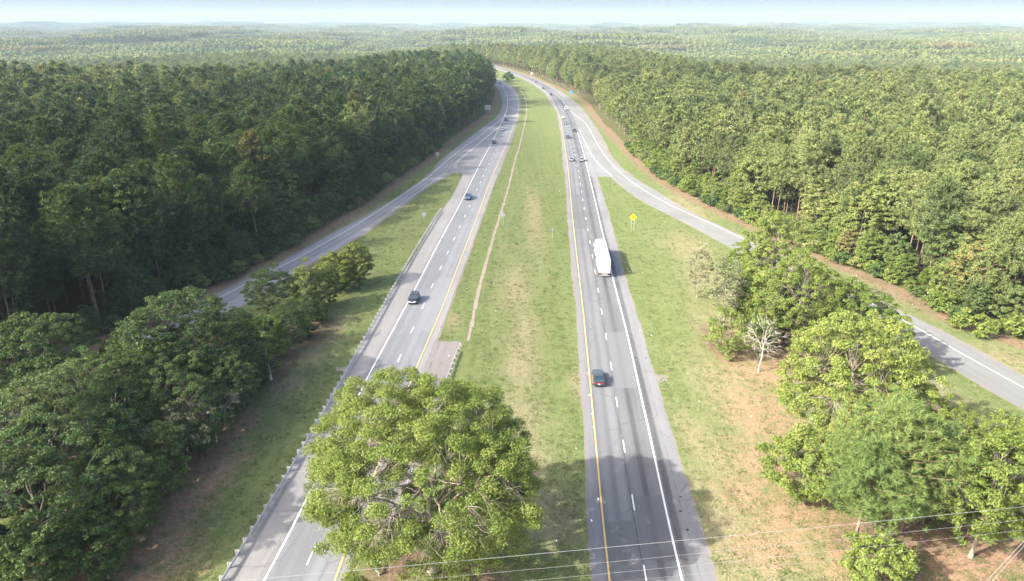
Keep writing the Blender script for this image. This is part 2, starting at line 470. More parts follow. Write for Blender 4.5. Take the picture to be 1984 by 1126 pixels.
def ribbon(name, xl, xr, y0, y1, z, mat, parent=None, ref=None, ncol=7, ragged=0.0, rag=(1, 1)):
    ys = ysamples(y0, y1)
    if ragged:
        ys = ysamples(y0, y1) if y0 > 259 else (np.concatenate([np.arange(y0, 259.5, 0.45), ysamples(260, y1)]) if y1 > 261 else np.arange(y0, y1, 0.45))
    L_ = np.asarray(xl(ys), dtype=float); R_ = np.asarray(xr(ys), dtype=float)
    if ragged:
        rr = np.random.RandomState(int(y0 * 7 + z * 1000) % 999)
        def rg():
            q = rr.rand(len(ys)); q = np.convolve(q, [.25, .5, .25], 'same') - .5
            q2 = np.interp(np.arange(len(ys)), np.arange(0, len(ys) + 9, 9), rr.rand(len(np.arange(0, len(ys) + 9, 9)))) - .5
            return (q * 0.8 + q2 * 0.8) * ragged
        L_ = L_ + rg() * rag[0]; R_ = R_ + rg() * rag[1]
    u = np.linspace(0, 1, ncol)
    X = L_[:, None] + (R_ - L_)[:, None] * u[None]
    Y = np.repeat(ys[:, None], ncol, 1)
    Z = np.full_like(X, z)
    rf = np.asarray(ref(ys) if ref else xl(ys), dtype=float)
    lat = X - rf[:, None]
    i2 = np.arange(len(ys) * ncol).reshape(len(ys), ncol)
    F2 = np.stack([i2[:-1, :-1].ravel(), i2[:-1, 1:].ravel(), i2[1:, 1:].ravel(), i2[1:, :-1].ravel()], 1)
    me = np_mesh(name, np.stack([X.ravel(), Y.ravel(), Z.ravel()], 1), F2, {'lat': lat.ravel(), 'lon': Y.ravel()}, mat)
    o = link(bpy.data.objects.new(name, me), parent)
    if parent is None: tag(o, kind='structure')
    return o

def latlon(t):
    cb = t.t.nodes.new('ShaderNodeCombineXYZ')
    t.L(t.attr('lat'), cb.inputs[0]); t.L(t.attr('lon'), cb.inputs[1])
    return cb.outputs[0]

def bandf(t, lat, c, w):
    """soft bump of 1 at lat = c, half width w"""
    d_ = t.math('ABSOLUTE', t.math('SUBTRACT', lat, c))
    return t.math('SUBTRACT', 1.0, t.ramp(d_, w * 0.3, w))

def road_mat(name, base, tracks, seams, wear, rough=0.82, joint=0.0, patches=()):
    t = NT(name)
    ll = latlon(t); lat = t.attr('lat')
    fine = t.noise(t.pos(), 6.0, 4, 0.7)
    blot = t.noise(ll, 0.25, 4, 0.6, vscale=(1, 0.25, 1))
    streak = t.noise(ll, 1.6, 4, 0.6, vscale=(1, 0.018, 1))
    c = t.mix(t.ramp(blot, 0.3, 0.7), tuple(x * 0.88 for x in base), tuple(x * 1.10 for x in base))
    c = t.mix(t.math('MULTIPLY', t.ramp(streak, 0.3, 0.7), 0.45), c, tuple(x * 0.74 for x in base))
    for cc, w, amt, k in tracks:
        f = t.math('MULTIPLY', bandf(t, lat, cc, w), t.math('MULTIPLY', t.math('ADD', t.ramp(blot, 0.15, 0.75), 0.45), amt), True)
        c = t.mix(f, c, tuple(x * k for x in base))
    for cc, w in seams:
        wob = t.math('ADD', lat, t.math('MULTIPLY', t.math('SUBTRACT', t.noise(ll, 1.0, 3, vscale=(0.1, 0.5, 1)), 0.5), 0.30))
        brk = t.ramp(t.noise(ll, 0.8, 3, vscale=(0.1, 0.35, 1)), 0.42, 0.55)
        c = t.mix(t.math('MULTIPLY', bandf(t, wob, cc, w), t.math('MULTIPLY', brk, 0.75)), c, tuple(x * 0.38 for x in base))
    c = t.mix(t.math('MULTIPLY', t.ramp(fine, 0.4, 0.8), wear), c, tuple(min(1, x * 1.5) for x in base))
    if joint:
        fr_ = t.math('ABSOLUTE', t.math('SUBTRACT', t.math('FRACT', t.math('DIVIDE', t.attr('lon'), joint)), 0.5))
        jn = t.math('SUBTRACT', 1.0, t.ramp(fr_, 0.0, 0.11 / joint))
        c = t.mix(t.math('MULTIPLY', jn, 0.55), c, tuple(x * 0.45 for x in base))
    crk = t.t.nodes.new('ShaderNodeTexVoronoi'); crk.feature = 'DISTANCE_TO_EDGE'; crk.inputs['Scale'].default_value = 0.22
    mp_ = t.t.nodes.new('ShaderNodeMapping'); mp_.inputs['Scale'].default_value = (1, 0.45, 1)
    wv = t.mix(0.25, ll, t.t.nodes.new('ShaderNodeNewGeometry').outputs['Position'])
    t.L(ll, mp_.inputs['Vector']); t.L(mp_.outputs[0], crk.inputs['Vector'])
    ck = t.math('MULTIPLY', t.math('SUBTRACT', 1.0, t.ramp(crk.outputs[0], 0.004, 0.022)), t.ramp(blot, 0.42, 0.62))
    c = t.mix(t.math('MULTIPLY', ck, 0.45), c, tuple(x * 0.45 for x in base))
    for (l0, l1, v0, v1, k) in patches:
        wob2 = t.math('MULTIPLY', t.math('SUBTRACT', t.noise(ll, 0.8, 2), 0.5), 0.25)
        la = t.math('ADD', lat, wob2); lo_ = t.math('ADD', t.attr('lon'), wob2)
        f = t.math('MULTIPLY', t.math('MULTIPLY', t.ramp(la, l0, l0 + .08), t.math('SUBTRACT', 1.0, t.ramp(la, l1, l1 + .08))), t.math('MULTIPLY', t.ramp(lo_, v0, v0 + .2), t.math('SUBTRACT', 1.0, t.ramp(lo_, v1, v1 + .2))))
        c = t.mix(t.math('MULTIPLY', f, 0.7), c, tuple(x * k for x in base))
    # transverse patches of newer and older paving
    bl = t.noise(t.attr('lon'), 0.0, 0)
    w1 = t.t.nodes.new('ShaderNodeTexNoise'); w1.noise_dimensions = '1D'; w1.inputs['Scale'].default_value = 0.035; w1.inputs['Detail'].default_value = 1
    t.L(t.attr('lon'), w1.inputs['W'])
    c = t.mix(t.math('MULTIPLY', t.ramp(w1.outputs[0], 0.46, 0.54), 0.16), c, tuple(x * 1.35 for x in base))
    t.bsdf(c, rough, 0.35, normal=t.bump(fine, 0.25, 0.02))
    return t.m

asph_L = road_mat('asphalt_left', (0.178, 0.185, 0.195), [(1.0, 0.7, 0.5, 0.8), (2.7, 0.7, 0.5, 0.8), (4.9, 0.8, 0.6, 1.18), (6.4, 0.7, 0.5, 1.15)], [(3.75, 0.06)], 0.15, patches=((0.2, 3.6, 70, 92, .85), (3.9, 7.2, 120, 150, 1.12), (0.2, 3.6, 170, 230, .9)))
asph_R = road_mat('asphalt_right', (0.118, 0.121, 0.127), [(1.0, 0.7, 0.7, 1.28), (2.7, 0.8, 0.8, 1.32), (5.6, 0.55, 0.95, 0.52), (4.35, 0.5, 0.6, 1.15), (7.1, 0.5, 0.6, 1.1)], [(3.62, 0.14)], 0.15, patches=((3.9, 7.3, 60, 71, .80), (3.9, 7.3, 98, 119.5, 1.22), (0.2, 3.4, 40, 66.5, .78), (0.2, 3.5, 190, 232, .85), (3.9, 7.4, 150, 180, .88)))
shoulder_L = road_mat('shoulder_left', (0.235, 0.226, 0.220), [(-0.6, 0.35, 0.5, 0.7)], [(-0.35, 0.08)], 0.2, joint=9.1)
shoulder_R = road_mat('shoulder_right', (0.172, 0.171, 0.178), [(8.2, 0.75, 1.0, 0.36), (-0.4, 0.4, 0.6, 0.8)], [(9.4, 0.06)], 0.3)
ramp_mat = road_mat('ramp_paving', (0.173, 0.176, 0.173), [(-5.0, 0.6, 0.35, 0.82), (-3.2, 0.6, 0.35, 0.82)], [], 0.2)
ramp_L_mat = road_mat('ramp_left_paving', (0.238, 0.238, 0.242), [(1.2, 0.8, 0.7, 0.7), (3.0, 0.9, 0.8, 0.66)], [], 0.2)
gore_mat = road_mat('gore_paving', (0.180, 0.184, 0.186), [], [], 0.25)
pad_mat = road_mat('pad_paving', (0.191, 0.174, 0.166), [], [(1.0, 0.15), (2.5, 0.12)], 0.35)
gravel = road_mat('gravel_edge', (0.186, 0.167, 0.148), [], [], 0.5, 0.95)

def paint(name, col, gap):
    t = NT(name)
    nz = t.noise(t.pos(), 5.0, 4, 0.7)
    c = t.mix(t.ramp(nz, gap, gap + 0.12), tuple(x * 0.55 for x in col), col)
    t.bsdf(c, 0.6, 0.4)
    return t.m
white_paint = paint('white_paint', (0.62, 0.62, 0.60), 0.30)
yellow_paint = paint('yellow_paint', (0.58, 0.40, 0.13), 0.28)

# edge gravel / dusty strip under and beside the paving
off = lambda f, dx: (lambda y: np.asarray(f(y)) + dx)
far_end = 1240
def x_rout(y):
    y = np.asarray(y, dtype=float)
    return np.where(y < 262, x_redge_near(y), x_rampR_out(y))
# right carriageway
ribbon('road_verge', off(x_rsh, -0.30), off(x_redge_near, 0.30), 25, 262, 0.012, gravel, ragged=0.35)
ribbon('road_verge', off(x_rampR_in, -0.6), off(x_rampR_out, 0.6), 60, 262, 0.012, gravel, ragged=0.5)
ribbon('road_verge', off(x_rsh, -0.35), off(x_rampR_out, 1.2), 262.6, far_end, 0.012, gravel, ragged=0.9)
ribbon('road_shoulder', x_rsh, x_redge_near, 25, 262, 0.030, shoulder_R, ref=x_ryel, ncol=13, ragged=0.22)
ribbon('road_shoulder', x_rsh, x_rampR_out, 262, far_end, 0.030, gore_mat, ref=x_ryel, ncol=13, ragged=0.2)
ribbon('ramp', x_rampR_in, x_rampR_out, 60, 262.5, 0.036, ramp_mat, ref=x_rampR_lineR, ncol=9, ragged=0.3)
ribbon('ramp', off(x_rampR_lineL, -0.3), x_rampR_out, 262.5, 385, 0.036, ramp_mat, ref=x_rampR_lineR, ncol=9)
ribbon('ramp', lambda y: x_ryel(y) + 7.4, x_rampR_out, 385, far_end, 0.036, ramp_mat, ref=x_rampR_lineR, ncol=7)
road_R = ribbon('road', off(x_ryel, -0.25), lambda y: np.where(np.asarray(y) < 320, x_rwhite0(y) + 0.35, x_ryel(y) + 8.3), 25, far_end, 0.048, asph_R, ref=x_ryel, ncol=25)
# left carriageway
ribbon('road_verge', off(x_lshL, -0.15), off(x_ledgeR, 0.35), 25, 262, 0.012, gravel, ragged=0.35)
ribbon('road_verge', off(x_rampL_out, -0.9), off(x_rampL_in, 0.9), 40, 269, 0.012, gravel, ragged=0.9)
ribbon('road_verge', off(x_rampL_out, -0.9), off(x_ledgeR, 0.7), 269.5, 1080, 0.012, gravel, ragged=0.9)
ribbon('road_shoulder', x_lshL, x_ledgeR, 25, 268, 0.030, shoulder_L, ref=x_lwhite, ncol=13, ragged=0.2)
ribbon('road_shoulder', x_rampL_out, x_ledgeR, 268, 1080, 0.030, gore_mat, ref=x_lwhite, ncol=13)
ribbon('ramp', x_rampL_out, x_rampL_in, 40, 268.5, 0.036, ramp_L_mat, ref=x_rampL_lineL, ncol=9, ragged=0.25)
ribbon('ramp', x_rampL_out, off(x_rampL_lineR, 0.1), 268.5, 399, 0.036, ramp_L_mat, ref=x_rampL_lineL, ncol=9)
road_L = ribbon('road', off(x_lwhite, -0.3), off(x_lyel, 0.3), 25, 1080, 0.048, asph_L, ref=x_lwhite, ncol=21)

def line(name, f, y0, y1, w, mat, parent):
    g = 1.0
    return ribbon(name, lambda y: np.asarray(f(y)) - w * (1 + np.asarray(y) * 0.0) / 2, lambda y: np.asarray(f(y)) + w / 2, y0, y1, 0.056, mat, parent, ncol=2)
line('edge_line', x_ryel, 25, far_end, 0.20, yellow_paint, road_R)
line('edge_line', x_rwhite0, 25, 384, 0.22, white_paint, road_R)
line('edge_line', x_rampR_lineL, 262, 386, 0.22, white_paint, road_R)
line('edge_line', lambda y: x_rampR_lineR(y), 90, 640, 0.20, white_paint, road_R)
line('edge_line', x_lwhite, 25, 1080, 0.22, white_paint, road_L)
line('edge_line', x_lyel, 25, 1080, 0.20, yellow_paint, road_L)
line('edge_line', x_rampL_lineL, 45, 470, 0.20, white_paint, road_L)
line('edge_line', x_rampL_lineR, 292, 399, 0.24, white_paint, road_L)

def dashes(fa, fb, ph, y1, parent, fr=0.5):
    y = ph
    while y < y1:
        def xc(v): return np.asarray(fa(v)) * (1 - fr) + np.asarray(fb(v)) * fr
        xa, xb = float(xc(y - 1.5)), float(xc(y + 1.5))
        m = MB(); w = 0.085
        m.add([(xa - w, y - 1.5, 0.056), (xa + w, y - 1.5, 0.056), (xb + w, y + 1.5, 0.056), (xb - w, y + 1.5, 0.056)], [(0, 1, 2, 3)])
        m.build('lane_dash', white_paint, parent)
        y += 11.95
x_rdash = table([(1250.5,1116),(1229.4,990),(1211,879),(1197,791.6),(1185.5,719),(1175.7,660),(1166,607)], extra_far=[(float(x_ryel(y)) + 3.85, y) for y in range(150, 640, 30)])
x_ldash = table([(603,1076.6),(745.8,759),(772.4,697),(798,642),(820,593),(837.6,554),(854.5,517.7),(868,489),(880.8,461),(891.7,438.5),(901,418),(910.8,398),(917.7,381.6)], extra_far=[((float(x_lyel(y)) + float(x_lwhite(y))) / 2, y) for y in range(260, 700, 30)])
dashes(x_rdash, x_rdash, 57.9 - 11.95, 560, road_R)
dashes(x_ldash, x_ldash, 60.9 - 11.95, 560, road_L)

# paved pad beside the left road, small gravel pad on the right verge, drainage strip in the median
px0, py0 = G(848, 661); px1, py1 = G(896, 662)
pad = ribbon('paved_pad', lambda y: x_ledgeR(y) - 0.1, lambda y: np.interp(y, [50, G(0, 717)[1], py1], [px1 - 0.6 - 3.2, G(874, 717)[0], px1]), 66, py1, 0.040, pad_mat, ncol=7, ragged=0.3)
def disc(name, c, rx, ry, z, mat, seed, n=26):
    rr = random.Random(seed)
    vs = [(c[0], c[1], z)]
    for k in range(n):
        a = 2 * math.pi * k / n; q = 1 + rr.uniform(-.18, .18)
        vs.append((c[0] + rx * q * math.cos(a), c[1] + ry * q * math.sin(a), z))
    fs = [(0, k + 1, (k + 1) % n + 1) for k in range(n)]
    me = np_mesh(name, np.array(vs), np.array(fs), {'lat': [v[0] for v in vs], 'lon': [v[1] for v in vs]}, mat)
    return tag(link(bpy.data.objects.new(name, me)), kind='structure')
disc('gravel_patch', (G(1277, 733)[0], G(0, 733)[1]), 1.6, 1.4, 0.022, gravel, 3)

# concrete drainage strip: raised slabs laid end to end
slab_mat = simple('old_concrete', (0.25, 0.215, 0.165), 0.9, 0.2, var=0.3, scale=1.2)
ys = np.arange(G(0, 661)[1], 640, 3.0)
strip = tag(empty('drainage_strip', (float(x_ditch(ys[0])), float(ys[0]), 0)), 'long pale concrete drainage strip running along the grass median', 'drain')
rr = random.Random(4)
for i in range(len(ys) - 1):
    if i > 200: break
    ya, yb = ys[i], ys[i + 1]
    xa, xb = float(x_ditch(ya)), float(x_ditch(yb))
    w = 0.36 + rr.uniform(-.14, .10)
    m = MB()
    j = rr.uniform(-.06, .06); dz = rr.uniform(-.01, .03)
    q = [(xa - w + j, ya + .05), (xa + w + j, ya + .05), (xb + w + j, yb), (xb - w + j, yb)]
    m.add([(x - strip.location.x, y - strip.location.y, z) for z in (-0.05, 0.05 + dz) for x, y in q], [(3, 2, 1, 0), (4, 5, 6, 7), (0, 1, 5, 4), (1, 2, 6, 5), (2, 3, 7, 6), (3, 0, 4, 7)])
    m.build('concrete_slab', slab_mat, strip)

# broken stones beside it
def rock_mesh(seed, s):
    rr = random.Random(seed)
    m = MB(); n = 6
    vs = []
    for z, k in ((0, 1.0), (0.6, .85), (1.0, .4)):
        for a in range(n):
            q = rr.uniform(.75, 1.2) * k
            vs.append((s * q * math.cos(a * 1.047), s * q * math.sin(a * 1.047), z * s * .7 - .02))
    fs = [tuple(range(12, 18))]
    for r in range(2):
        for a in range(n):
            fs.append((r * n + a, r * n + (a + 1) % n, (r + 1) * n + (a + 1) % n, (r + 1) * n + a))
    return m.add(vs, fs)
stone_line = table([(911.7,735.5),(937,684),(942,632.6),(957,572),(966,517.7),(973.7,463),(987,427),(996,390)])
stones = MB()
for i in range(700):
    y = rr.uniform(98, 235); x = float(stone_line(y)) + rr.gauss(0, .35)
    if rr.random() < 0.5 + 0.5 * math.sin(y * .5): continue
    rk = rock_mesh(i, rr.uniform(.05, .15))
    stones.add([(v[0] + x, v[1] + y, v[2]) for v in rk.v], rk.f)
tag(stones.build('stone_scatter', slab_mat), kind='stuff')

# ------------------------------------------------------------------ plants
def tubes_np(paths, k=6):
    """paths: list of (pts (n,3), radii (n,))"""
    Vs, Fs = [], []
    base = 0
    ang = np.arange(k) * 2 * math.pi / k
    ca, sa = np.cos(ang), np.sin(ang)
    for pts, rad in paths:
        pts = np.asarray(pts, float); n = len(pts)
        tg = np.gradient(pts, axis=0)
        tg /= np.linalg.norm(tg, axis=1)[:, None] + 1e-9
        ref = np.where(np.abs(tg[:, 2:3]) < 0.9, np.array([[0, 0, 1.0]]), np.array([[1.0, 0, 0]]))
        a = np.cross(tg, ref); a /= np.linalg.norm(a, axis=1)[:, None] + 1e-9
        b = np.cross(tg, a)
        ring = pts[:, None] + (a[:, None] * ca[None, :, None] + b[:, None] * sa[None, :, None]) * np.asarray(rad)[:, None, None]
        Vs.append(ring.reshape(-1, 3))
        i = np.arange(n * k).reshape(n, k)
        i_n = np.roll(i, -1, 1)
        Fs.append(np.stack([i[:-1].ravel(), i_n[:-1].ravel(), i_n[1:].ravel(), i[1:].ravel()], 1) + base)
        base += n * k
    return np.concatenate(Vs), np.concatenate(Fs)

def unit(v):
    return v / (np.linalg.norm(v, axis=-1, keepdims=True) + 1e-9)

def leaves_np(c, nrm, size, rs, asp=0.68, tdir=None):
    n = len(c)
    t_ = rs.randn(n, 3) if tdir is None else tdir
    t_ = t_ - (t_ * nrm).sum(1, keepdims=True) * nrm
    t_ = unit(t_); b_ = np.cross(nrm, t_)
    s = size[:, None]
    bend = nrm * s * 0.12
    V = np.stack([c - t_ * s * 0.95 - b_ * s * asp, c - t_ * s * 0.95 + b_ * s * asp + bend, c + t_ * s * 1.1], 1).reshape(-1, 3)
    F = np.arange(3 * n).reshape(n, 3)
    return V, F

def curve(p0, p1, sag, n, rs, wob=0.06):
    t_ = np.linspace(0, 1, n)[:, None]
    L_ = np.linalg.norm(p1 - p0)
    mid = (p0 + p1) / 2 + sag
    p = (1 - t_) ** 2 * p0 + 2 * t_ * (1 - t_) * mid + t_ ** 2 * p1
    w = rs.randn(n, 3) * wob * L_; w[0] = 0; w[-1] = 0
    return p + w

def broadleaf(seed, h, r, zb, nclump, nleaf, ls, lobes=0.2, open_dir=None, open_p=0.8, open_t=0.45, tr=0.3, nlimb=8, clump_r=0.17, inner=0.45, bare=0.0, flat=0.8, twig=True, squash=1.0):
    """returns (wood V,F) (leaf V,F,tint)"""
    rs = np.random.RandomState(seed)
    cz = (h + zb) / 2; az = (h - zb) / 2
    # directions spread evenly over the crown
    i = np.arange(nclump) + 0.5
    ph = np.arccos(1 - 2 * i / nclump); th = math.pi * (1 + 5 ** .5) * i + rs.rand() * 6
    D = np.stack([np.cos(th) * np.sin(ph), np.sin(th) * np.sin(ph), np.cos(ph)], 1) + rs.randn(nclump, 3) * 0.12
    D = unit(D)
    k1 = rs.randn(5, 3) * 2.2; p1 = rs.rand(5) * 6
    lob = 1 + lobes * (np.sin(D @ k1.T + p1).sum(1) / 2.2)
    rad = (inner + (1 - inner) * rs.rand(nclump) ** 0.42) * lob
    Cc = D * rad[:, None] * np.array([r, r * squash, az]) + np.array([0, 0, cz])
    Cc[:, 2] = np.clip(Cc[:, 2], 0.35, None)
    keep = np.ones(nclump, bool)
    if open_dir is not None:
        od = unit(np.array(open_dir, float)[None])[0]
        keep &= ~(((D @ od) > open_t) & (rs.rand(nclump) < open_p))
    low = (D[:, 2] < -0.55) & (rs.rand(nclump) < 0.5); keep &= ~low
    Cc = Cc[keep]; D = D[keep]; m = len(Cc)
    # limbs
    paths = []
    ztop = zb + (h - zb) * 0.62
    n = 10
    tz = np.linspace(0, ztop, n)
    sway = np.cumsum(rs.randn(n, 2) * 0.035 * ztop / 4, 0); sway[0] = 0
    trunk = np.stack([sway[:, 0], sway[:, 1], tz], 1); trunk[0, 2] = -0.35
    trad = tr * (1 - 0.75 * (tz / ztop)) ; trad[0] *= 1.55
    paths.append((trunk, trad))
    limb_pts = [trunk[4:]]; limb_r = [trad[4:]]
    for q in range(nlimb):
        a = 2 * math.pi * (q + rs.rand() * 0.6) / nlimb
        f = rs.uniform(0.35, 0.95)
        s0 = np.array([np.interp(f * ztop, tz, trunk[:, 0]), np.interp(f * ztop, tz, trunk[:, 1]), f * ztop])
        if f * ztop < zb * 0.6: s0[2] = zb * 0.6 + 0.3
        el = rs.uniform(0.05, 1.0)
        e = np.array([math.cos(a) * math.cos(el) * r * 0.78, math.sin(a) * math.cos(el) * r * 0.78, cz + math.sin(el) * az * 0.72 - az * 0.15])
        lp = curve(s0, e, np.array([0, 0, -0.06 * r]) + rs.randn(3) * 0.06 * r, 9, rs, 0.014)
        lr = np.linspace(tr * 0.36, tr * 0.07, 9)
        paths.append((lp, lr)); limb_pts.append(lp[1:]); limb_r.append(lr[1:])
    LP = np.concatenate(limb_pts); LR = np.concatenate(limb_r)
    if twig:
        for j in range(m):
            d2 = ((LP - Cc[j]) ** 2).sum(1) + np.where(LP[:, 2] > Cc[j, 2], 4.0, 0)
            q = int(np.argmin(d2))
            r0 = min(LR[q] * 0.7, tr * 0.2)
            cp = curve(LP[q], Cc[j] - D[j] * 0.1, np.array([0, 0, 0.05 * r]), 6, rs, 0.035)
            paths.append((cp, np.linspace(r0 * .8, 0.012 + r0 * 0.10, 6)))
            if bare > 0 and rs.rand() < bare:
                for _ in range(3):
                    s_ = cp[rs.randint(2, 6)]
                    e_ = s_ + unit(D[j] + rs.randn(3) * 0.6) * r * rs.uniform(0.15, 0.32)
                    paths.append((curve(s_, e_, np.zeros(3), 4, rs, 0.05), np.linspace(0.022, 0.007, 4)))
    WV, WF = tubes_np(paths, 6)
    # leaves
    cr = r * clump_r * (0.7 + 0.6 * rs.rand(m))
    cnt = np.maximum(2, (nleaf * (cr / cr.mean()) ** 2 * (0.6 + .8 * rs.rand(m)))).astype(int)
    if bare > 0:
        cnt = np.where(rs.rand(m) < bare * 0.6, (cnt * 0.15).astype(int) + 1, cnt)
    idx = np.repeat(np.arange(m), cnt); N = len(idx)
    dl = unit(rs.randn(N, 3)); dl[:, 2] = np.where(dl[:, 2] < -0.25, -dl[:, 2] * 0.6, dl[:, 2])
    pos = Cc[idx] + dl * (cr[idx] * (0.25 + 0.85 * rs.rand(N) ** 0.6))[:, None] * np.array([1, 1, flat])
    nr = unit(dl * 0.5 + D[idx] * 0.2 + np.array([0, 0, 0.25]) + rs.randn(N, 3) * 0.6)
    LV, LF = leaves_np(pos, nr, ls * (0.6 + 0.8 * rs.rand(N)), rs)
    tint = np.clip(0.5 + (rs.rand(m)[idx] - 0.5) * 0.7 + (rs.rand(N) - 0.5) * 0.35, 0, 1)
    return (WV, WF), (LV, LF, np.repeat(tint, 3))

def pine(seed, h, r, zbf, nbr, ntuft, nblade, bl, bw, tr=0.2, k=6, dead=6):
    rs = np.random.RandomState(seed)
    zb = h * zbf
    n = 9
    tz = np.linspace(-0.3, h * 0.985, n)
    sw = np.cumsum(rs.randn(n, 2) * 0.012 * h / 3, 0); sw[0] = 0
    trunk = np.stack([sw[:, 0], sw[:, 1], tz], 1)
    trad = tr * (1 - 0.9 * np.linspace(0, 1, n)) + 0.02
    paths = [(trunk, trad)]
    T = []; TD = []
    kk = rs.randn(3, 2) * 1.5; pk = rs.rand(3) * 6
    for j in range(nbr):
        f = (j + rs.rand() * 0.8) / nbr
        z = zb + (h - zb) * f
        prof = math.sin(math.pi * min(1, 0.20 + 0.80 * f ** 0.9)) ** 0.62 if f < 0.98 else 0.2
        prof = max(prof, 0.22)
        a = j * 2.4 + rs.rand() * 0.9
        lob = 1 + 0.25 * math.sin(a * 2 + z * 0.5 + pk[0])
        ln = r * prof * lob * rs.uniform(0.7, 1.12)
        up = 0.10 + 0.65 * f + rs.uniform(-.1, .1)
        s0 = np.array([np.interp(z, tz, trunk[:, 0]), np.interp(z, tz, trunk[:, 1]), z])
        dr = np.array([math.cos(a), math.sin(a), 0])
        e = s0 + dr * ln * math.cos(up) + np.array([0, 0, ln * math.sin(up)])
        bp = curve(s0, e, np.array([0, 0, -0.08 * ln]), 6, rs, 0.02)
        paths.append((bp, np.linspace(0.028 + tr * 0.16, 0.015, 6)))
        nt = max(2, int(ntuft * (0.5 + 0.7 * ln / r)))
        for q in range(nt):
            u = 1 - (rs.rand() ** 1.3) * 0.62
            c = np.array([np.interp(u * 5, range(6), bp[:, i_]) for i_ in range(3)])
            side = rs.randn(3) * np.array([1, 1, 0.45]) * ln * 0.20 * (1.25 - u * 0.4)
            T.append(c + side); TD.append(unit(dr * 0.4 + np.array([0, 0, 0.85]) + rs.randn(3) * 0.25))
    for q in range(int(ntuft * 1.5)):
        T.append(trunk[-1] + rs.randn(3) * np.array([0.10, 0.10, 0.07]) * r); TD.append(np.array([0, 0, 1.0]))
    for q in range(dead):
        z = rs.uniform(h * 0.25, zb); a = rs.rand() * 6.28; ln = r * rs.uniform(0.2, 0.5)
        s0 = np.array([np.interp(z, tz, trunk[:, 0]), np.interp(z, tz, trunk[:, 1]), z])
        paths.append((curve(s0, s0 + np.array([math.cos(a) * ln, math.sin(a) * ln, ln * 0.1]), np.zeros(3), 4, rs), np.linspace(0.04, 0.012, 4)))
    WV, WF = tubes_np(paths, k)
    T = np.array(T); TD = unit(np.array(TD)); m = len(T)
    idx = np.repeat(np.arange(m), nblade); N = len(idx)
    ax = unit(rs.randn(N, 3) + TD[idx] * 0.9)
    ln = bl * (0.7 + 0.6 * rs.rand(N))
    pos = T[idx] + ax * ln[:, None] * 0.75
    nr = unit(np.cross(ax, rs.randn(N, 3)) * 0.7 + TD[idx] * 1.5)
    nr = unit(nr - (nr * ax).sum(1, keepdims=True) * ax)
    LV, LF = leaves_np(pos, nr, ln, rs, asp=bw / bl, tdir=ax)
    tint = np.clip(0.5 + (rs.rand(m)[idx] - 0.5) * 0.6 + (rs.rand(N) - 0.5) * 0.3, 0, 1)
    return (WV, WF), (LV, LF, np.repeat(tint, 3))

def tree_meshes(gen, bark, leaf):
    (WV, WF), (LV, LF, tint) = gen
    w = np_mesh('trunk', WV, WF, None, M[bark], smooth=True)
    l = np_mesh('crown', LV, LF, {'tint': tint}, M[leaf])
    return w, l

def place_tree(name, meshes, loc, rz, sc, label, cat, group=None, leaf=None):
    o = empty(name, loc, rz, sc)
    w, l = meshes[:2]
    link(bpy.data.objects.new('trunk', w), o)
    c = link(bpy.data.objects.new('crown', l), o)
    if len(meshes) > 2:
        c.material_slots[0].link = 'OBJECT'; c.material_slots[0].material = M[meshes[2]]
    tag(o, label, cat, group)
    return o

# --- single trees of the foreground, each grown for its own place
GROWN = {}
def hero(name, seed, x, y, h, r, leaf, bark, label, **kw):
    pr = dict(zb=h * 0.12, nclump=150, nleaf=110, ls=0.165, tr=0.04 + h * 0.014)
    pr.update(kw)
    if pr['nleaf'] > 60:        # many small sprays instead of few big ones
        pr['nclump'] = int(pr['nclump'] * 1.75); pr['nleaf'] = int(pr['nleaf'] * 0.66); pr['clump_r'] = pr.get('clump_r', 0.17) * 0.74; pr['ls'] *= 0.76; pr['nleaf'] = int(pr['nleaf'] * 1.14)
    if name == 'oak_tree' and seed not in (71, 48, 50, 49):     # trees of the groves share a few grown models, each stretched to its own size
        k = seed % 6
        if k not in GROWN:
            GROWN[k] = tree_meshes(broadleaf(1200 + k, 15.0, 6.0, zb=1.7, nclump=430, nleaf=128, ls=0.098, tr=0.25, clump_r=0.088, lobes=0.17, nlimb=10), bark, leaf)
        return place_tree(name, (GROWN[k][0], GROWN[k][1], leaf), (x, y, 0), seed * 1.7, (r / 6.0, r / 6.0, h / 15.0), label, 'tree')
    g = broadleaf(seed, h, r, **pr)
    return place_tree(name, tree_meshes(g, bark, leaf), (x, y, 0), 0, 1.0, label, 'tree')

hero('oak_tree', 71, -8.4, 58.2, 21.5, 11.3, 'oak_leaf', 'bark_pale', 'big spreading yellow green oak in the median, pale bare limbs showing', zb=2.0, nclump=720, nleaf=430, ls=0.108, tr=0.46, nlimb=16, clump_r=0.100, open_dir=(0.05, -0.97, 0.05), open_p=0.62, open_t=0.66, lobes=0.12, inner=0.42, bare=0.05)
# left group
hero('oak_tree', 12, -49.5, 95, 17.5, 9.3, 'deep_leaf', 'bark_grey', 'largest rounded dark green tree left of the guardrail, at the back of the near grove', nclump=260, nleaf=189, clump_r=0.13, lobes=0.16)
hero('oak_tree', 13, -67, 89, 17, 7.2, 'deep_leaf', 'bark_grey', 'dull green tree at the left frame edge in front of the dark forest', nclump=190, nleaf=171, clump_r=0.14)
hero('oak_tree', 14, -52, 69, 17.0, 8.2, 'wood_leaf', 'bark_grey', 'tree with olive yellow top at the left edge of the photo', nclump=240, nleaf=189, clump_r=0.13)
hero('oak_tree', 15, -51, 80, 15.0, 7.2, 'deep_leaf', 'bark_grey', 'dark tree squeezed between the largest round tree and the olive topped tree', nclump=190, nleaf=180, clump_r=0.14)
hero('oak_tree', 16, -48, 59, 15.5, 7.2, 'deep_leaf', 'bark_grey', 'dark green tree in the bottom left corner', nclump=230, nleaf=189, clump_r=0.13)
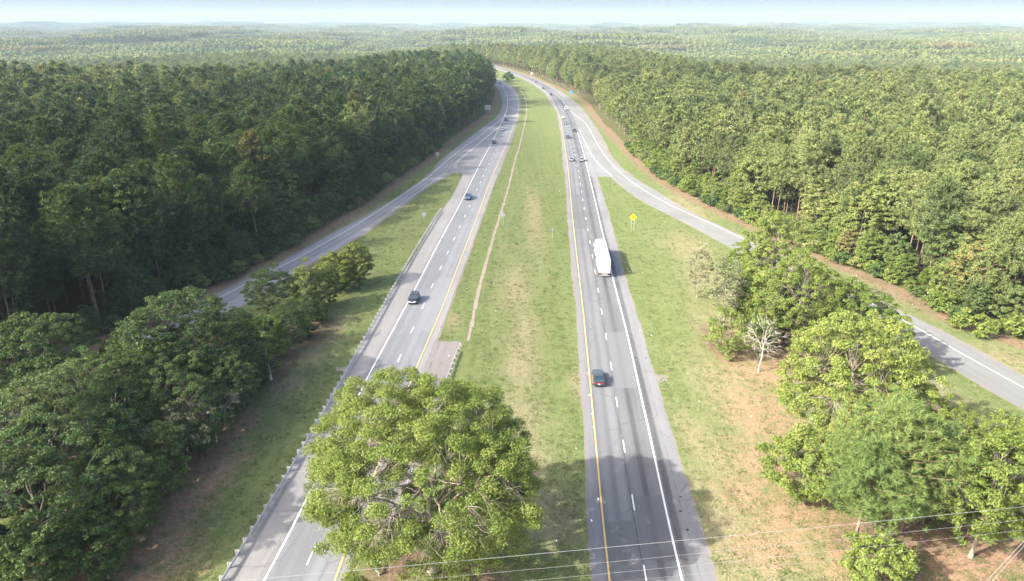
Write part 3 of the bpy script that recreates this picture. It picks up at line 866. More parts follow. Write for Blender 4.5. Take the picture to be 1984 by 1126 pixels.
hero('oak_tree', 17, -42.5, 62, 11.5, 5.0, 'deep_leaf', 'bark_grey', 'smaller dark tree right of the bottom left corner tree, beside the red clay', nclump=150, nleaf=171, clump_r=0.16)
hero('oak_tree', 18, -43.5, 81, 12.5, 5.0, 'deep_leaf', 'bark_grey', 'dark tree of middle height behind the twiggy leaning trees left of the guardrail', nclump=150, nleaf=171, clump_r=0.16)
hero('oak_tree', 19, -43, 95, 12.5, 5.2, 'deep_leaf', 'bark_grey', 'dark green tree just left of the light yellow green tree by the verge', nclump=160, nleaf=171, clump_r=0.16)
hero('birch_tree', 20, G(525, 735)[0], G(525, 735)[1], 12.0, 3.9, 'oak_leaf', 'bark_white', 'light yellow green tree with white trunk base at the left verge', nclump=100, nleaf=135, zb=2.4, clump_r=0.2)
hero('oak_tree', 21, -46.5, 126, 10.5, 4.8, 'deep_leaf', 'bark_grey', 'small dark green tree overhanging the left exit ramp', nclump=120, nleaf=154, clump_r=0.18)
hero('willow_tree', 22, G(605, 610)[0], G(605, 610)[1], 10.5, 3.9, 'wood_leaf', 'bark_grey', 'greyish green bushy tree left of the dense green thicket beside the ramp', zb=0.6, nclump=110, nleaf=135, clump_r=0.2)
hero('privet_thicket', 23, G(655, 560)[0], G(655, 562)[1], 8.0, 4.2, 'oak_leaf', 'bark_grey', 'left and lower half of the dense green thicket on the grass by the ramp', zb=0.1, nclump=120, nleaf=165, clump_r=0.2, lobes=0.1)
hero('privet_thicket', 24, G(692, 552)[0], G(692, 553)[1], 10.0, 3.8, 'oak_leaf', 'bark_grey', 'right and taller half of the dense green thicket on the grass by the ramp', zb=0.1, nclump=130, nleaf=165, clump_r=0.2, lobes=0.1)
hero('shrub', 25, G(590, 655)[0], G(590, 655)[1], 3.4, 1.8, 'deep_leaf', 'bark_grey', 'low dark shrub standing alone at the left verge above the white based tree', zb=0.1, nclump=40, nleaf=60, clump_r=0.3, tr=0.06)
hero('shrub', 26, G(618, 622)[0], G(618, 622)[1], 2.8, 2.0, 'deep_leaf', 'bark_grey', 'low dark shrub at the foot of the greyish bushy tree', zb=0.1, nclump=40, nleaf=60, clump_r=0.3, tr=0.06)
hero('leaning_tree', 27, G(420, 856)[0], G(420, 856)[1], 8.6, 3.6, 'pale_leaf', 'bark_white', 'half bare leaning tree with white stem at the edge of the left verge', zb=2.2, nclump=46, nleaf=22, bare=0.6, clump_r=0.2, tr=0.11)
hero('leaning_tree', 28, G(362, 905)[0], G(362, 905)[1], 9.5, 3.6, 'pale_leaf', 'bark_grey', 'thin olive tree with sparse leaves behind the half bare white stemmed one', zb=2.2, nclump=60, nleaf=34, bare=0.4, clump_r=0.2, tr=0.13)
hero('leaning_tree', 29, G(300, 940)[0], G(300, 940)[1], 9.0, 3.2, 'pale_leaf', 'bark_pale', 'twiggy grey tree standing among the dark trees above the clay patch', zb=2.0, nclump=50, nleaf=26, bare=0.5, clump_r=0.2, tr=0.12)
hero('birch_tree', 30, G(285, 1018)[0], G(285, 1018)[1], 8.0, 3.5, 'deep_leaf', 'bark_white', 'small dark leaved tree with short white trunk on the red clay', zb=2.2, nclump=80, nleaf=120, clump_r=0.2, tr=0.13)
hero('oak_tree', 31, -40.0, 88.0, 10.5, 3.9, 'deep_leaf', 'bark_grey', 'narrow dark tree between the yellow green tree and the leaning white stem', nclump=100, nleaf=138, clump_r=0.19)
hero('oak_tree', 32, -38.6, 112, 9.5, 3.6, 'deep_leaf', 'bark_grey', 'dark tree behind the light yellow green tree of the left verge', nclump=90, nleaf=138, clump_r=0.2)
hero('oak_tree', 33, -46.5, 108, 9.5, 4.2, 'deep_leaf', 'bark_grey', 'round green tree between the largest round tree and the exit ramp', nclump=130, nleaf=154, clump_r=0.17)
# right group
hero('pale_tree', 41, G(1350, 577)[0], G(1350, 577)[1], 11.5, 3.0, 'pale_leaf', 'bark_pale', 'thin pale grey tree nearest the right road, at the back of the right grove', zb=1.8, nclump=70, nleaf=34, bare=0.35, clump_r=0.22, tr=0.12)
hero('pale_tree', 42, G(1400, 640)[0], G(1400, 640)[1], 14.5, 3.7, 'pale_leaf', 'bark_pale', 'tall pale hazy leaved tree in front of the right grove', zb=1.5, nclump=110, nleaf=48, bare=0.25, clump_r=0.2, tr=0.14)
hero('pale_tree', 43, G(1405, 692)[0], G(1405, 692)[1], 8.5, 3.8, 'yellow_leaf', 'bark_pale', 'low wispy yellowish tree touching the grass left of the dead tree', zb=0.5, nclump=100, nleaf=52, bare=0.2, clump_r=0.2, tr=0.1)
hero('oak_tree', 44, 50.5, 130, 19.5, 6.9, 'oak_leaf', 'bark_grey', 'tall green oak at the back of the right grove, hiding the ramp', nclump=220, nleaf=180, clump_r=0.14, zb=2.5)
hero('oak_tree', 45, 49.0, 112, 18.0, 6.6, 'oak_leaf', 'bark_grey', 'broad oak in the middle of the right grove behind the dead tree', nclump=240, nleaf=189, clump_r=0.13, zb=2.0)
hero('oak_tree', 46, 57.5, 107, 13.5, 6.0, 'oak_leaf', 'bark_grey', 'lower green oak beside the sunlit ramp on the right of the grove', nclump=200, nleaf=180, clump_r=0.15, zb=1.5)
hero('dead_tree', 47, G(1470, 720)[0], G(1470, 720)[1], 10.0, 3.3, 'pale_leaf', 'bark_white', 'white bare dead tree on the clay in front of the right grove', zb=2.8, nclump=60, nleaf=3, bare=1.0, clump_r=0.2, tr=0.13, nlimb=7, inner=0.55, open_dir=None)
hero('oak_tree', 48, 42.5, 78.0, 20.0, 8.3, 'yellow_leaf', 'bark_pale', 'large sunlit yellow green tree between the dead tree and the pine', nclump=330, nleaf=198, clump_r=0.12, zb=2.5, lobes=0.14, bare=0.1)
hero('oak_tree', 49, 34.8, 69.5, 10.0, 4.8, 'oak_leaf', 'bark_grey', 'low spreading tree left of the pine, over the clay bank', nclump=140, nleaf=154, clump_r=0.17, zb=1.0, bare=0.1)
hero('oak_tree', 50, 49.2, 60.6, 15.5, 5.2, 'yellow_leaf', 'bark_pale', 'yellow topped tree with long bare pale limbs at the lower right edge', nclump=170, nleaf=154, clump_r=0.17, zb=3.8, tr=0.2, bare=0.12)
hero('oak_tree', 53, 55.5, 65, 14.0, 5.0, 'yellow_leaf', 'bark_grey', 'yellow green tree cut by the right edge of the photo, low in the corner', nclump=150, nleaf=110, clump_r=0.17)
hero('oak_tree', 54, 45.2, 71.5, 15.0, 4.6, 'oak_leaf', 'bark_grey', 'green tree filling the gap behind the wide pine', nclump=140, nleaf=110, clump_r=0.17)
hero('oak_tree', 51, 50.5, 70.0, 13.0, 4.2, 'yellow_leaf', 'bark_grey', 'yellow green tree right of the pine, under the sunlit ramp', nclump=120, nleaf=154, clump_r=0.18, zb=1.5)
hero('shrub', 52, 37.2, 56.6, 5.2, 3.4, 'yellow_leaf', 'bark_grey', 'bright yellow green bush at the foot of the pine by the bottom edge', zb=0.1, nclump=110, nleaf=90, clump_r=0.2, tr=0.1)
g = pine(60, 17.0, 6.0, 0.34, 92, 22, 24, 0.30, 0.028, tr=0.24)
place_tree('pine_tree', tree_meshes(g, 'bark_pine', 'pine_near'), (39.6, 62.5, 0), 0, 1, 'wide blue green pine with forked reddish trunk above the power lines', 'tree')
g = pine(61, 14.5, 4.6, 0.34, 70, 18, 24, 0.30, 0.028, tr=0.2)
place_tree('pine_tree', tree_meshes(g, 'bark_pine', 'pine_near'), (43.8, 64.5, 0), 1.1, 1, 'slimmer pine pressed against the right side of the wide pine', 'tree')
g = pine(62, 14.0, 4.2, 0.40, 60, 18, 24, 0.30, 0.028, tr=0.2)
place_tree('pine_tree', tree_meshes(g, 'bark_pine', 'pine_near'), (36.6, 61.0, 0), 2.1, 1, 'small pine on the road side of the wide pine', 'tree')

# --- forest trees: shared meshes
PINES_HI = [tree_meshes(pine(100 + i, 22 + (i % 3) * 1.5, 4.7 + 0.5 * (i % 2), 0.40 + 0.05 * (i % 3), 70, 12, 20, 0.36, 0.10, tr=0.19, k=5), 'bark_pine', 'pine_needle') for i in range(6)]
PINES_DK = [(a, b, 'pine_dark_shade') for a, b in PINES_HI]  # same pines for the left wood, leaf colour darkened to stand for shade
PINES_LOW = [tree_meshes(pine(130 + i, 15 + i, 3.9, 0.10, 64, 12, 20, 0.36, 0.10, tr=0.15, k=5), 'bark_pine', 'pine_needle') for i in range(3)]
PINES_LOW_DK = [(a, b, 'pine_dark_shade') for a, b in PINES_LOW]
WOOD_HI = [tree_meshes(broadleaf(200 + i, 18 + i * 1.2, 4.7, 2.5, 180, 62, 0.215, tr=0.2, nlimb=5, clump_r=0.165, lobes=0.2, twig=False), 'bark_grey', 'wood_leaf') for i in range(4)]
WOOD_DK = [(a, b, 'deep_leaf') for a, b in WOOD_HI]  # left hardwoods: deep green that also carries their shade
EDGE_HI = [tree_meshes(broadleaf(230 + i, 11 + i * 1.5, 3.9, 0.3, 170, 62, 0.20, tr=0.14, nlimb=5, clump_r=0.165, lobes=0.2, twig=False), 'bark_grey', 'wood_leaf') for i in range(3)]
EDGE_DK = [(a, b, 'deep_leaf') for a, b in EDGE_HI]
BUSH = [tree_meshes(broadleaf(250 + i, 2.6 + i * .7, 1.7, 0.1, 26, 40, 0.2, tr=0.05, nlimb=3, clump_r=0.35, twig=False), 'bark_grey', l) for i, l in enumerate(('deep_leaf', 'wood_leaf', 'yellow_leaf'))]

rng = np.random.RandomState(77)
def to_px(x, y, z):
    zc = y * math.cos(PITCH) + (CAM_H - z) * math.sin(PITCH)
    u = 992 + FPX * x / zc
    v = 563 + FPX * ((CAM_H - z) * math.cos(PITCH) - y * math.sin(PITCH)) / zc
    return u, v

cand = []
SP = 5.5
gx_ = np.arange(-1250, 1250, SP); gy_ = np.arange(55, 1420, SP)
GX, GY = np.meshgrid(gx_, gy_)
GX = GX + rng.uniform(-.42, .42, GX.shape) * SP; GY = GY + rng.uniform(-.42, .42, GY.shape) * SP
GX = GX.ravel(); GY = GY.ravel()
inL = (GX < x_forL(np.clip(GY, 20, 1030)) - 3.6) & (GY < 1040)
inL |= (GY >= 1040) & (GX < -215)
inR = (GX > x_forR(np.clip(GY, 20, 1290)) + np.where(GY < 210, 5.8, 4.0)) & (GY < 1300)
med = (GY > 1000) & (GX < x_rsh(np.clip(GY, 20, 1240)) - 12) & (GX > x_lyel(np.clip(GY, 20, 1095)) + 10)
beyond = GY > 1300
ok = inL | inR | beyond | med
GXk, GYk = GX[ok], GY[ok]; leftk = inL[ok]
u, v = to_px(GXk, GYk, 10)
fr = (u > -750) & (u < 2734) & (v < 1500)
GXk, GYk, leftk = GXk[fr], GYk[fr], leftk[fr]
dist = np.hypot(GXk, GYk)
order = np.argsort(dist)
GXk, GYk, leftk, dist = GXk[order], GYk[order], leftk[order], dist[order]
GZk = terrain(GXk, GYk)
N = len(GXk)
edge_d = np.where(leftk, x_forL(np.clip(GYk, 20, 1030)) - GXk, GXk - x_forR(np.clip(GYk, 20, 1290)))
stand = 0.5 + 0.5 * np.sin(GXk * 0.013 + 1.3) * np.cos(GYk * 0.011 + 0.4)
ispine = rng.rand(N) < np.where(edge_d < 7, 0.38, 0.62 + 0.3 * stand)
u, v = to_px(GXk, GYk, 12)
shown = (u > -30) & (u < 2014)
npine = nwood = nlow = 0
rest = []
for i in range(N):
    x, y, z = float(GXk[i]), float(GYk[i]), float(GZk[i])
    left = bool(leftk[i]); e = edge_d[i]
    if dist[i] < 420 and shown[i] and ((ispine[i] and npine < 300) or (not ispine[i] and nwood < 290)):
        rz = rng.uniform(0, 6.28)
        band = 'in its front rows' if e < 30 else ('in its middle' if e < 75 else 'deep in the wood')
        where = ('left', 'the exit ramp') if left else ('right', 'the curving ramp')
        grp = 'trees of the dense forest on the %s side' % where[0]
        hk = 1.0 if left else 0.87
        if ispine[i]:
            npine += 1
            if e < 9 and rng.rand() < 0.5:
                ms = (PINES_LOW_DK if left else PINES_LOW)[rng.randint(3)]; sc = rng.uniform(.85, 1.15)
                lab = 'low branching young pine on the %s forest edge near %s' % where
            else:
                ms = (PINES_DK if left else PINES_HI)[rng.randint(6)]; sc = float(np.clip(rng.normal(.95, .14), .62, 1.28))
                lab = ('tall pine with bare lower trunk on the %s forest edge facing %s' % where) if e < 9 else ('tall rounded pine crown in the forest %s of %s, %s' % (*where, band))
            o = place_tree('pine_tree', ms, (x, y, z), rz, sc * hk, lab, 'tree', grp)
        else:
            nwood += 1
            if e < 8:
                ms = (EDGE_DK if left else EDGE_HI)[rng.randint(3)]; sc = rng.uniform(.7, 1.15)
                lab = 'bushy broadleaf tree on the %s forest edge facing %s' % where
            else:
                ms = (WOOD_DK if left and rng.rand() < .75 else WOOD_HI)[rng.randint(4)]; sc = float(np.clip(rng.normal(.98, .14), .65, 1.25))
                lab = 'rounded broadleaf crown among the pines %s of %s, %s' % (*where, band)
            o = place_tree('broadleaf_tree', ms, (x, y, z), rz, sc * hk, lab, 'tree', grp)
    else:
        rest.append(i)

# undergrowth shrubs along both forest edges
nb = 0
for side in (0, 1):
    y = 100.0 if side else 120.0
    while y < 330 and nb < 170:
        f = x_forR if side else x_forL
        x = float(f(y)) + (rng.uniform(-0.6, 1.8) if side else -rng.uniform(-0.6, 1.8))
        ms = BUSH[rng.randint(3) if side else rng.choice([0, 0, 1])]
        place_tree('forest_shrub', ms, (x, y, 0), rng.uniform(0, 6.28), rng.uniform(.6, 1.4),
                   'low leafy shrub at the foot of the %s forest edge' % ('right' if side else 'left'), 'shrub', 'shrubs along the %s forest edge' % ('right' if side else 'left'))
        nb += 1
        y += rng.uniform(1.6, 4.6)
ne = 0
for side in (0, 1):
    y = 96.0 if side else 118.0
    while y < 300 and ne < 90:
        f = x_forR if side else x_forL
        x = float(f(y)) + (rng.uniform(2.5, 5.0) if side else -rng.uniform(2.0, 4.0))
        m_ = EDGE_HI[rng.randint(3)]
        place_tree('sapling', (m_[0], m_[1], ('wood_leaf', 'oak_leaf')[rng.randint(2)] if side else 'deep_leaf'), (x, y, 0), rng.uniform(0, 6.28), rng.uniform(.42, .78),
                   'young leafy tree screening the trunks of the %s forest edge' % ('right' if side else 'left'), 'tree', 'saplings along the %s forest edge' % ('right' if side else 'left'))
        ne += 1
        y += rng.uniform(2.6, 6.0)
for i, (px, py, s, lab) in enumerate([(1860, 640, 1.0, 'bright yellow green bush on the clay at the right forest edge'), (1905, 655, 1.0, 'second bright bush, right of the brighter one at the forest edge'), (1812, 602, 1.0, 'yellow green bush under the lone edge pine')]):
    place_tree('shrub', BUSH[2], (*G(px, py), 0), i * 1.3, s, lab, 'shrub')
place_tree('shrub', BUSH[0], (*G(985, 157), 0), 0.4, 3.0, 'far brownish shrub clump where the two roads part', 'shrub')

# understory of the two groves: bushy broadleaf saplings between the big trees
def fill(pts, meshes, side, lab):
    for i, (x, y, s_) in enumerate(pts):
        place_tree('sapling', meshes[i % len(meshes)], (x, y, 0), i * 1.9, s_, lab, 'tree', 'young trees filling the %s grove' % side)
fill([(-55, 84, .95), (-60, 76, 1.0), (-46, 70, .9), (-42.5, 73, .72), (-40.8, 79, .5), (-45, 88, .95), (-41, 91, .7), (-57, 62, 1), (-53, 54, 1), (-45.5, 54, .75), (-41.6, 57.5, .6), (-60, 68, 1.1), (-58, 92, 1.0), (-62, 83, 1.0), (-47, 102, .75), (-52, 103, .75), (-40.5, 103, .55), (-40.5, 116, .45), (-38, 122, .45), (-43.5, 66, .8), (-39.8, 97, .5), (-40, 109, .5), (-56, 99, .9), (-66, 70, 1.1), (-70, 78, 1.0), (-50, 88, 1.1), (-37, 133, .6)],
     [(m_[0], m_[1], 'deep_leaf') for m_ in EDGE_HI] + [EDGE_HI[1]], 'left', 'young bushy tree tucked between the big trees of the left grove')
fill([(52, 101, .85), (47.5, 104, .6), (60, 101, .8), (54, 118, 1.0), (58, 114, 1.0), (46.5, 119, .9), (47, 127, 1.0), (56, 124, .95), (44, 112, .7), (44.5, 124, .8), (49, 96, .6), (50, 84, .7), (37, 75, .6), (41, 68, .7), (47, 66, .8), (46, 74, .8), (52, 140, .9), (47, 138, .8), (54, 64.5, .6)],
     [(m_[0], m_[1], 'oak_leaf') for m_ in EDGE_HI], 'right', 'young bushy tree tucked between the oaks of the right grove')

# the rest of the wood: instanced, one object per wood
def gn_scatter(name, P_, rot, scl, idx, protos, label=None):
    col = bpy.data.collections.new(name + '_models')
    for k, me_ in enumerate(protos):
        ob = bpy.data.objects.new('model_%02d' % k, me_)
        col.objects.link(ob)
    me = bpy.data.meshes.new(name)
    me.vertices.add(len(P_)); me.vertices.foreach_set('co', np.asarray(P_, np.float32).ravel())
    for nm, ar, ty in (('rot', rot, 'FLOAT'), ('scl', scl, 'FLOAT'), ('idx', idx, 'INT')):
        a = me.attributes.new(nm, ty, 'POINT'); a.data.foreach_set('value', np.asarray(ar, np.float32 if ty == 'FLOAT' else np.int32))
    ob = link(bpy.data.objects.new(name, me))
    ng = bpy.data.node_groups.new(name, 'GeometryNodeTree')
    ng.interface.new_socket('Geometry', in_out='INPUT', socket_type='NodeSocketGeometry')
    ng.interface.new_socket('Geometry', in_out='OUTPUT', socket_type='NodeSocketGeometry')
    gi = ng.nodes.new('NodeGroupInput'); go = ng.nodes.new('NodeGroupOutput')
    ci = ng.nodes.new('GeometryNodeCollectionInfo'); ci.inputs['Collection'].default_value = col
    ci.inputs['Separate Children'].default_value = True; ci.inputs['Reset Children'].default_value = True
    ip = ng.nodes.new('GeometryNodeInstanceOnPoints'); ip.inputs['Pick Instance'].default_value = True
    def na(nm, ty):
        q = ng.nodes.new('GeometryNodeInputNamedAttribute'); q.data_type = ty; q.inputs['Name'].default_value = nm
        return q.outputs['Attribute']
    cx = ng.nodes.new('ShaderNodeCombineXYZ')
    ng.links.new(na('rot', 'FLOAT'), cx.inputs[2])
    e2 = ng.nodes.new('FunctionNodeEulerToRotation'); ng.links.new(cx.outputs[0], e2.inputs[0])
    ng.links.new(gi.outputs[0], ip.inputs['Points']); ng.links.new(ci.outputs[0], ip.inputs['Instance'])
    ng.links.new(na('idx', 'INT'), ip.inputs['Instance Index']); ng.links.new(e2.outputs[0], ip.inputs['Rotation'])
    ng.links.new(na('scl', 'FLOAT'), ip.inputs['Scale'])
    ng.links.new(ip.outputs[0], go.inputs[0])
    md = ob.modifiers.new('scatter', 'NODES'); md.node_group = ng
    return tag(ob, label, kind='stuff')

def joined(gen, bark, leaf):
    (WV, WF), (LV, LF, tint) = gen
    V_ = np.concatenate([WV, LV]); F_ = [WF, LF + len(WV)]
    return np_mesh('tree_model', V_, F_, {'tint': np.concatenate([np.full(len(WV), .5), tint])}, [M[bark], M[leaf]], matidx=np.concatenate([np.zeros(len(WF)), np.ones(len(LF))]))
mid = []
for i in range(5): mid.append(joined(pine(300 + i, 22 + i % 3, 4.9, 0.40, 36, 6, 14, 0.52, 0.20, k=4, dead=0), 'bark_pine', 'pine_needle'))
for i in range(4): mid.append(joined(broadleaf(320 + i, 19 + i, 4.8, 3.0, 110, 22, 0.42, tr=0.2, nlimb=3, clump_r=0.2, twig=False), 'bark_grey', 'wood_leaf'))
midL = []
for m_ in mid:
    c = m_.copy(); c.materials[1] = M['pine_dark_shade'] if len(midL) < 5 else M['deep_leaf']; midL.append(c)
rest = np.array(rest)
rx, ry, rzz = GXk[rest], GYk[rest], GZk[rest]
lf = leftk[rest]; pn = ispine[rest]; dd = dist[rest]
near = dd < 1400
def emit(name, sel, protos, label):
    n_ = int(sel.sum())
    ix = np.where(pn[sel], rng.randint(0, 5, n_), rng.randint(5, 9, n_))
    gn_scatter(name, np.stack([rx[sel], ry[sel], rzz[sel]], 1), rng.rand(n_) * 6.28, np.where(lf[sel], 1.0, .91) * np.clip(rng.normal(.95, .16, n_), .55, 1.32), ix, protos, label)
# left wood uses shade-darkened leaf colours near the ramp, lighter ones to the far left
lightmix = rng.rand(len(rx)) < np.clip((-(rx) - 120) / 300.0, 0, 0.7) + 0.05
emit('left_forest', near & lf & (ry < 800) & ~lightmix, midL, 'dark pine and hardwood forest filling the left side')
emit('mixed_forest', near & (~lf | (ry >= 800) | lightmix), mid, 'green mixed forest beyond and right of the highway')

# tufts standing out of the mown grass
def tuft(seed, leafm, n=14, s0=0.075):
    rs = np.random.RandomState(seed)
    c = np.concatenate([rs.randn(n, 2) * 0.22, rs.uniform(0.01, 0.05, (n, 1))], 1)
    nr = unit(rs.randn(n, 3) * 0.8 + np.array([0, 0, 1.0])); up_ = unit(rs.randn(n, 3) * 0.9 + np.array([0, 0, .8]))
    LV, LF = leaves_np(c, nr, s0 * rs.uniform(.6, 1.4, n), rs, 0.45, up_)
    return np_mesh('tuft_model', LV, LF, {'tint': np.repeat(rs.rand(n), 3)}, M[leafm])
M['grass_blade'] = leaf_material('grass_blade', (0.079, 0.130, 0.036), (0.123, 0.175, 0.055), (0.185, 0.215, 0.090), 0.3)
M['straw_blade'] = leaf_material('straw_blade', (0.130, 0.120, 0.060), (0.220, 0.190, 0.105), (0.330, 0.290, 0.180), 0.2)
tufts = [tuft(1, 'grass_blade'), tuft(2, 'grass_blade'), tuft(3, 'straw_blade'), tuft(4, 'grass_blade', 22, 0.11)]
nt = 170000
tx_ = rng.uniform(-58, 95, nt); ty_ = 52 + (rng.rand(nt) ** 1.5) * 370
free = ((tx_ > x_forL(ty_)) & (tx_ < x_rampL_out(ty_) - 1.2)) | ((tx_ > x_rampL_in(ty_) + 1.2) & (tx_ < x_lshL(ty_) - .3) & (ty_ < 266)) | ((tx_ > x_ledgeR(ty_) + .6) & (tx_ < x_rsh(ty_) - .5)) | ((tx_ > x_redge_near(ty_) + .4) & (tx_ < x_rampR_in(ty_) - .8) & (ty_ < 260)) | ((tx_ > x_rampR_out(ty_) + 1.2) & (tx_ < x_forR(ty_)))
free &= ~((ty_ < py1 + 1) & (tx_ > x_ledgeR(ty_)) & (tx_ < px1 + 1))
free &= np.abs(tx_ - x_ditch(ty_)) > 0.7
free &= rng.rand(nt) > sst(120, 400, ty_)
free &= (tx_ < x_redge_near(ty_)) | (ty_ < 260) | (tx_ > x_rampR_out(ty_) + 1.2)
free &= (np.sin(tx_ * 0.9 + 2 * np.sin(ty_ * 0.11)) + np.sin(tx_ * 2.3 + ty_ * 0.21) * .7 + np.sin(ty_ * 0.53 + tx_ * .3) * .6 + rng.randn(nt) * 1.6) > -0.2
tx_, ty_ = tx_[free], ty_[free]
gn_scatter('grass_tufts', np.stack([tx_, ty_, np.zeros(len(tx_))], 1), rng.rand(len(tx_)) * 6.28, rng.uniform(.6, 1.5, len(tx_)), rng.choice([0, 1, 2, 3], len(tx_), p=[.36, .34, .24, .06]), tufts, 'short tufts of green and straw coloured grass on the verges')

# far woods: patches of crowns
def patch(seed, leaf, n=230, S=110.0):
    rs = np.random.RandomState(seed)
    cx_ = rs.uniform(-S / 2, S / 2, n); cy_ = rs.uniform(-S / 2, S / 2, n); hh = rs.uniform(15, 23, n); rr_ = rs.uniform(3.4, 5.6, n)
    k = 26
    idx = np.repeat(np.arange(n), k)
    dl = unit(rs.randn(n * k, 3)); dl[:, 2] = np.abs(dl[:, 2]) * 1.0 - 0.25
    pos = np.stack([cx_[idx], cy_[idx], hh[idx] - rr_[idx] * 0.9], 1) + dl * (rr_[idx] * rs.uniform(.6, 1.05, n * k))[:, None] * np.array([1, 1, 1.1])
    nr = unit(dl + rs.randn(n * k, 3) * 0.35 + np.array([0, 0, .2]))
    LV, LF = leaves_np(pos, nr, rs.uniform(1.0, 1.9, n * k), rs, 0.8)
    tint = np.clip(0.2 + rs.rand(n)[idx] * 0.45 + rs.rand(n * k) * 0.15, 0, 1)
    return np_mesh('patch_model', LV, LF, {'tint': np.repeat(tint, 3)}, M[leaf])
patches = [patch(400 + i, 'far_leaf') for i in range(4)]
S2 = 84.0
ax_ = np.arange(-9500, 9500, S2); ay_ = np.arange(1000, 11500, S2)
AX, AY = np.meshgrid(ax_, ay_)
AX = (AX + rng.uniform(-20, 20, AX.shape)).ravel(); AY = (AY + rng.uniform(-20, 20, AY.shape)).ravel()
ds = np.hypot(AX, AY)
uu, _ = to_px(AX, AY, 10)
k_ = (ds > 1360) & (uu > -600) & (uu < 2584)
AX, AY = AX[k_], AY[k_]
gn_scatter('distant_forest', np.stack([AX, AY, terrain(AX, AY)], 1), rng.randint(0, 4, len(AX)) * 1.5708, rng.uniform(.92, 1.1, len(AX)), rng.randint(0, 4, len(AX)), patches, 'endless rolling woodland fading to blue at the horizon')

# ------------------------------------------------------------------ guardrails
galv = simple('galvanised_steel', (0.40, 0.42, 0.44), 0.5, 0.5, 0.1, var=0.2, scale=2)
wood_post = simple('weathered_post', (0.34, 0.33, 0.31), 0.9, 0.2, var=0.25, scale=6)
block_mat = simple('offset_block', (0.40, 0.39, 0.37), 0.9, 0.2, var=0.2, scale=6)
def guardrail(label, pts, side, end=True):
    """pts: plan polyline; side: -1 posts to the left of the line seen going away"""
    pts = [Vector((x, y, 0)) for x, y in pts]
    # resample every 1.905 m
    out = [pts[0]]; acc = 0
    for a, b in zip(pts, pts[1:]):
        L_ = (b - a).length; tpos = 1.905 - acc
        while tpos <= L_:
            out.append(a + (b - a) * (tpos / L_)); tpos += 1.905
        acc = L_ - (tpos - 1.905)
    root = tag(empty('guardrail', out[0]), label, 'guardrail')
    post = MB().box((0, 0, 0.33), (0.16, 0.20, 0.92)).mesh('guardrail_post', wood_post)
    blk = MB().box((0, 0, 0.60), (0.20, 0.15, 0.34)).mesh('offset_block', block_mat)
    prof = [(0.0, 0.45), (0.075, 0.49), (0.075, 0.53), (0.0, 0.59), (0.0, 0.63), (0.075, 0.69), (0.075, 0.73), (0.0, 0.77)]
    nrm = []
    for i in range(len(out)):
        d_ = (out[min(i + 1, len(out) - 1)] - out[max(i - 1, 0)]).normalized()
        nrm.append(Vector((d_.y, -d_.x, 0)))           # to the right of travel
    o0 = out[0]
    for i, p in enumerate(out):
        if i >= 300: break
        q = p - o0; n_ = nrm[i] * side
        rz = math.atan2(nrm[i].y, nrm[i].x)
        ob = link(bpy.data.objects.new('guardrail_post', post), root); ob.location = q + n_ * 0.34; ob.rotation_euler = (0, 0, rz)
        ob = link(bpy.data.objects.new('offset_block', blk), root); ob.location = q + n_ * 0.13; ob.rotation_euler = (0, 0, rz)
    for i in range(0, len(out) - 2, 2):
        m = MB()
        vs = []
        for j in (i, i + 1, i + 2):
            for off_, z in prof:
                lap = 0.006 if j == i else 0.0
                vs.append(out[j] - o0 - nrm[j] * side * (off_ + lap) + Vector((0, 0, z)))
        k = len(prof)
        fs = [(a * k + b, a * k + b + 1, (a + 1) * k + b + 1, (a + 1) * k + b) for a in range(2) for b in range(k - 1)]
        m.add(vs, fs).build('rail_panel', galv, root)
    if end:
        d_ = (out[-1] - out[-2]).normalized()
        m = MB().box((0, 0, 0.55), (0.30, 0.45, 0.55), bev=0.03)
        ob = m.build('end_terminal', galv, root); ob.location = out[-1] - o0 + d_ * 0.1
        ob.rotation_euler = (0, 0, math.atan2(d_.y, d_.x) - math.pi / 2)
    return root
rail_px = [(430,1122),(493,1021),(553,923),(605,834),(661,736),(699,669),(739,599),(775.6,533),(805.8,481),(836,433),(856,403)]
rp = [G(px, py, 0.62) for px, py in rail_px]
xr_ = table(rail_px, h=0.62)
ysr = np.linspace(38, rp[-1][1], 60)
guardrail('long steel guardrail with wooden posts along the left shoulder', [(float(xr_(y)), float(y)) for y in ysr], -1)
g0, g1 = G(890, 668, 0.5), G(870, 722, 0.5)
dv = ((g1[0] - g0[0]) / (g1[1] - g0[1]))
guardrail('short steel guardrail on the far side of the paved pad', [(g0[0] + dv * (58 - g0[1]), 58), g0], 1, False)
# concrete flume beside the guardrail
fl_ = MB().box((0, 0, 0.05), (2.0, 1.3, 0.12), rz=0.2, bev=0.02).box((-0.9, 0, 0.10), (0.2, 1.3, 0.2), rz=0.2)
o = fl_.build('drain_apron', slab_mat); o.location = (G(663, 716)[0] , G(663, 716)[1], 0)
tag(o, 'small tan concrete drain apron on the grass behind the long guardrail', 'drain')

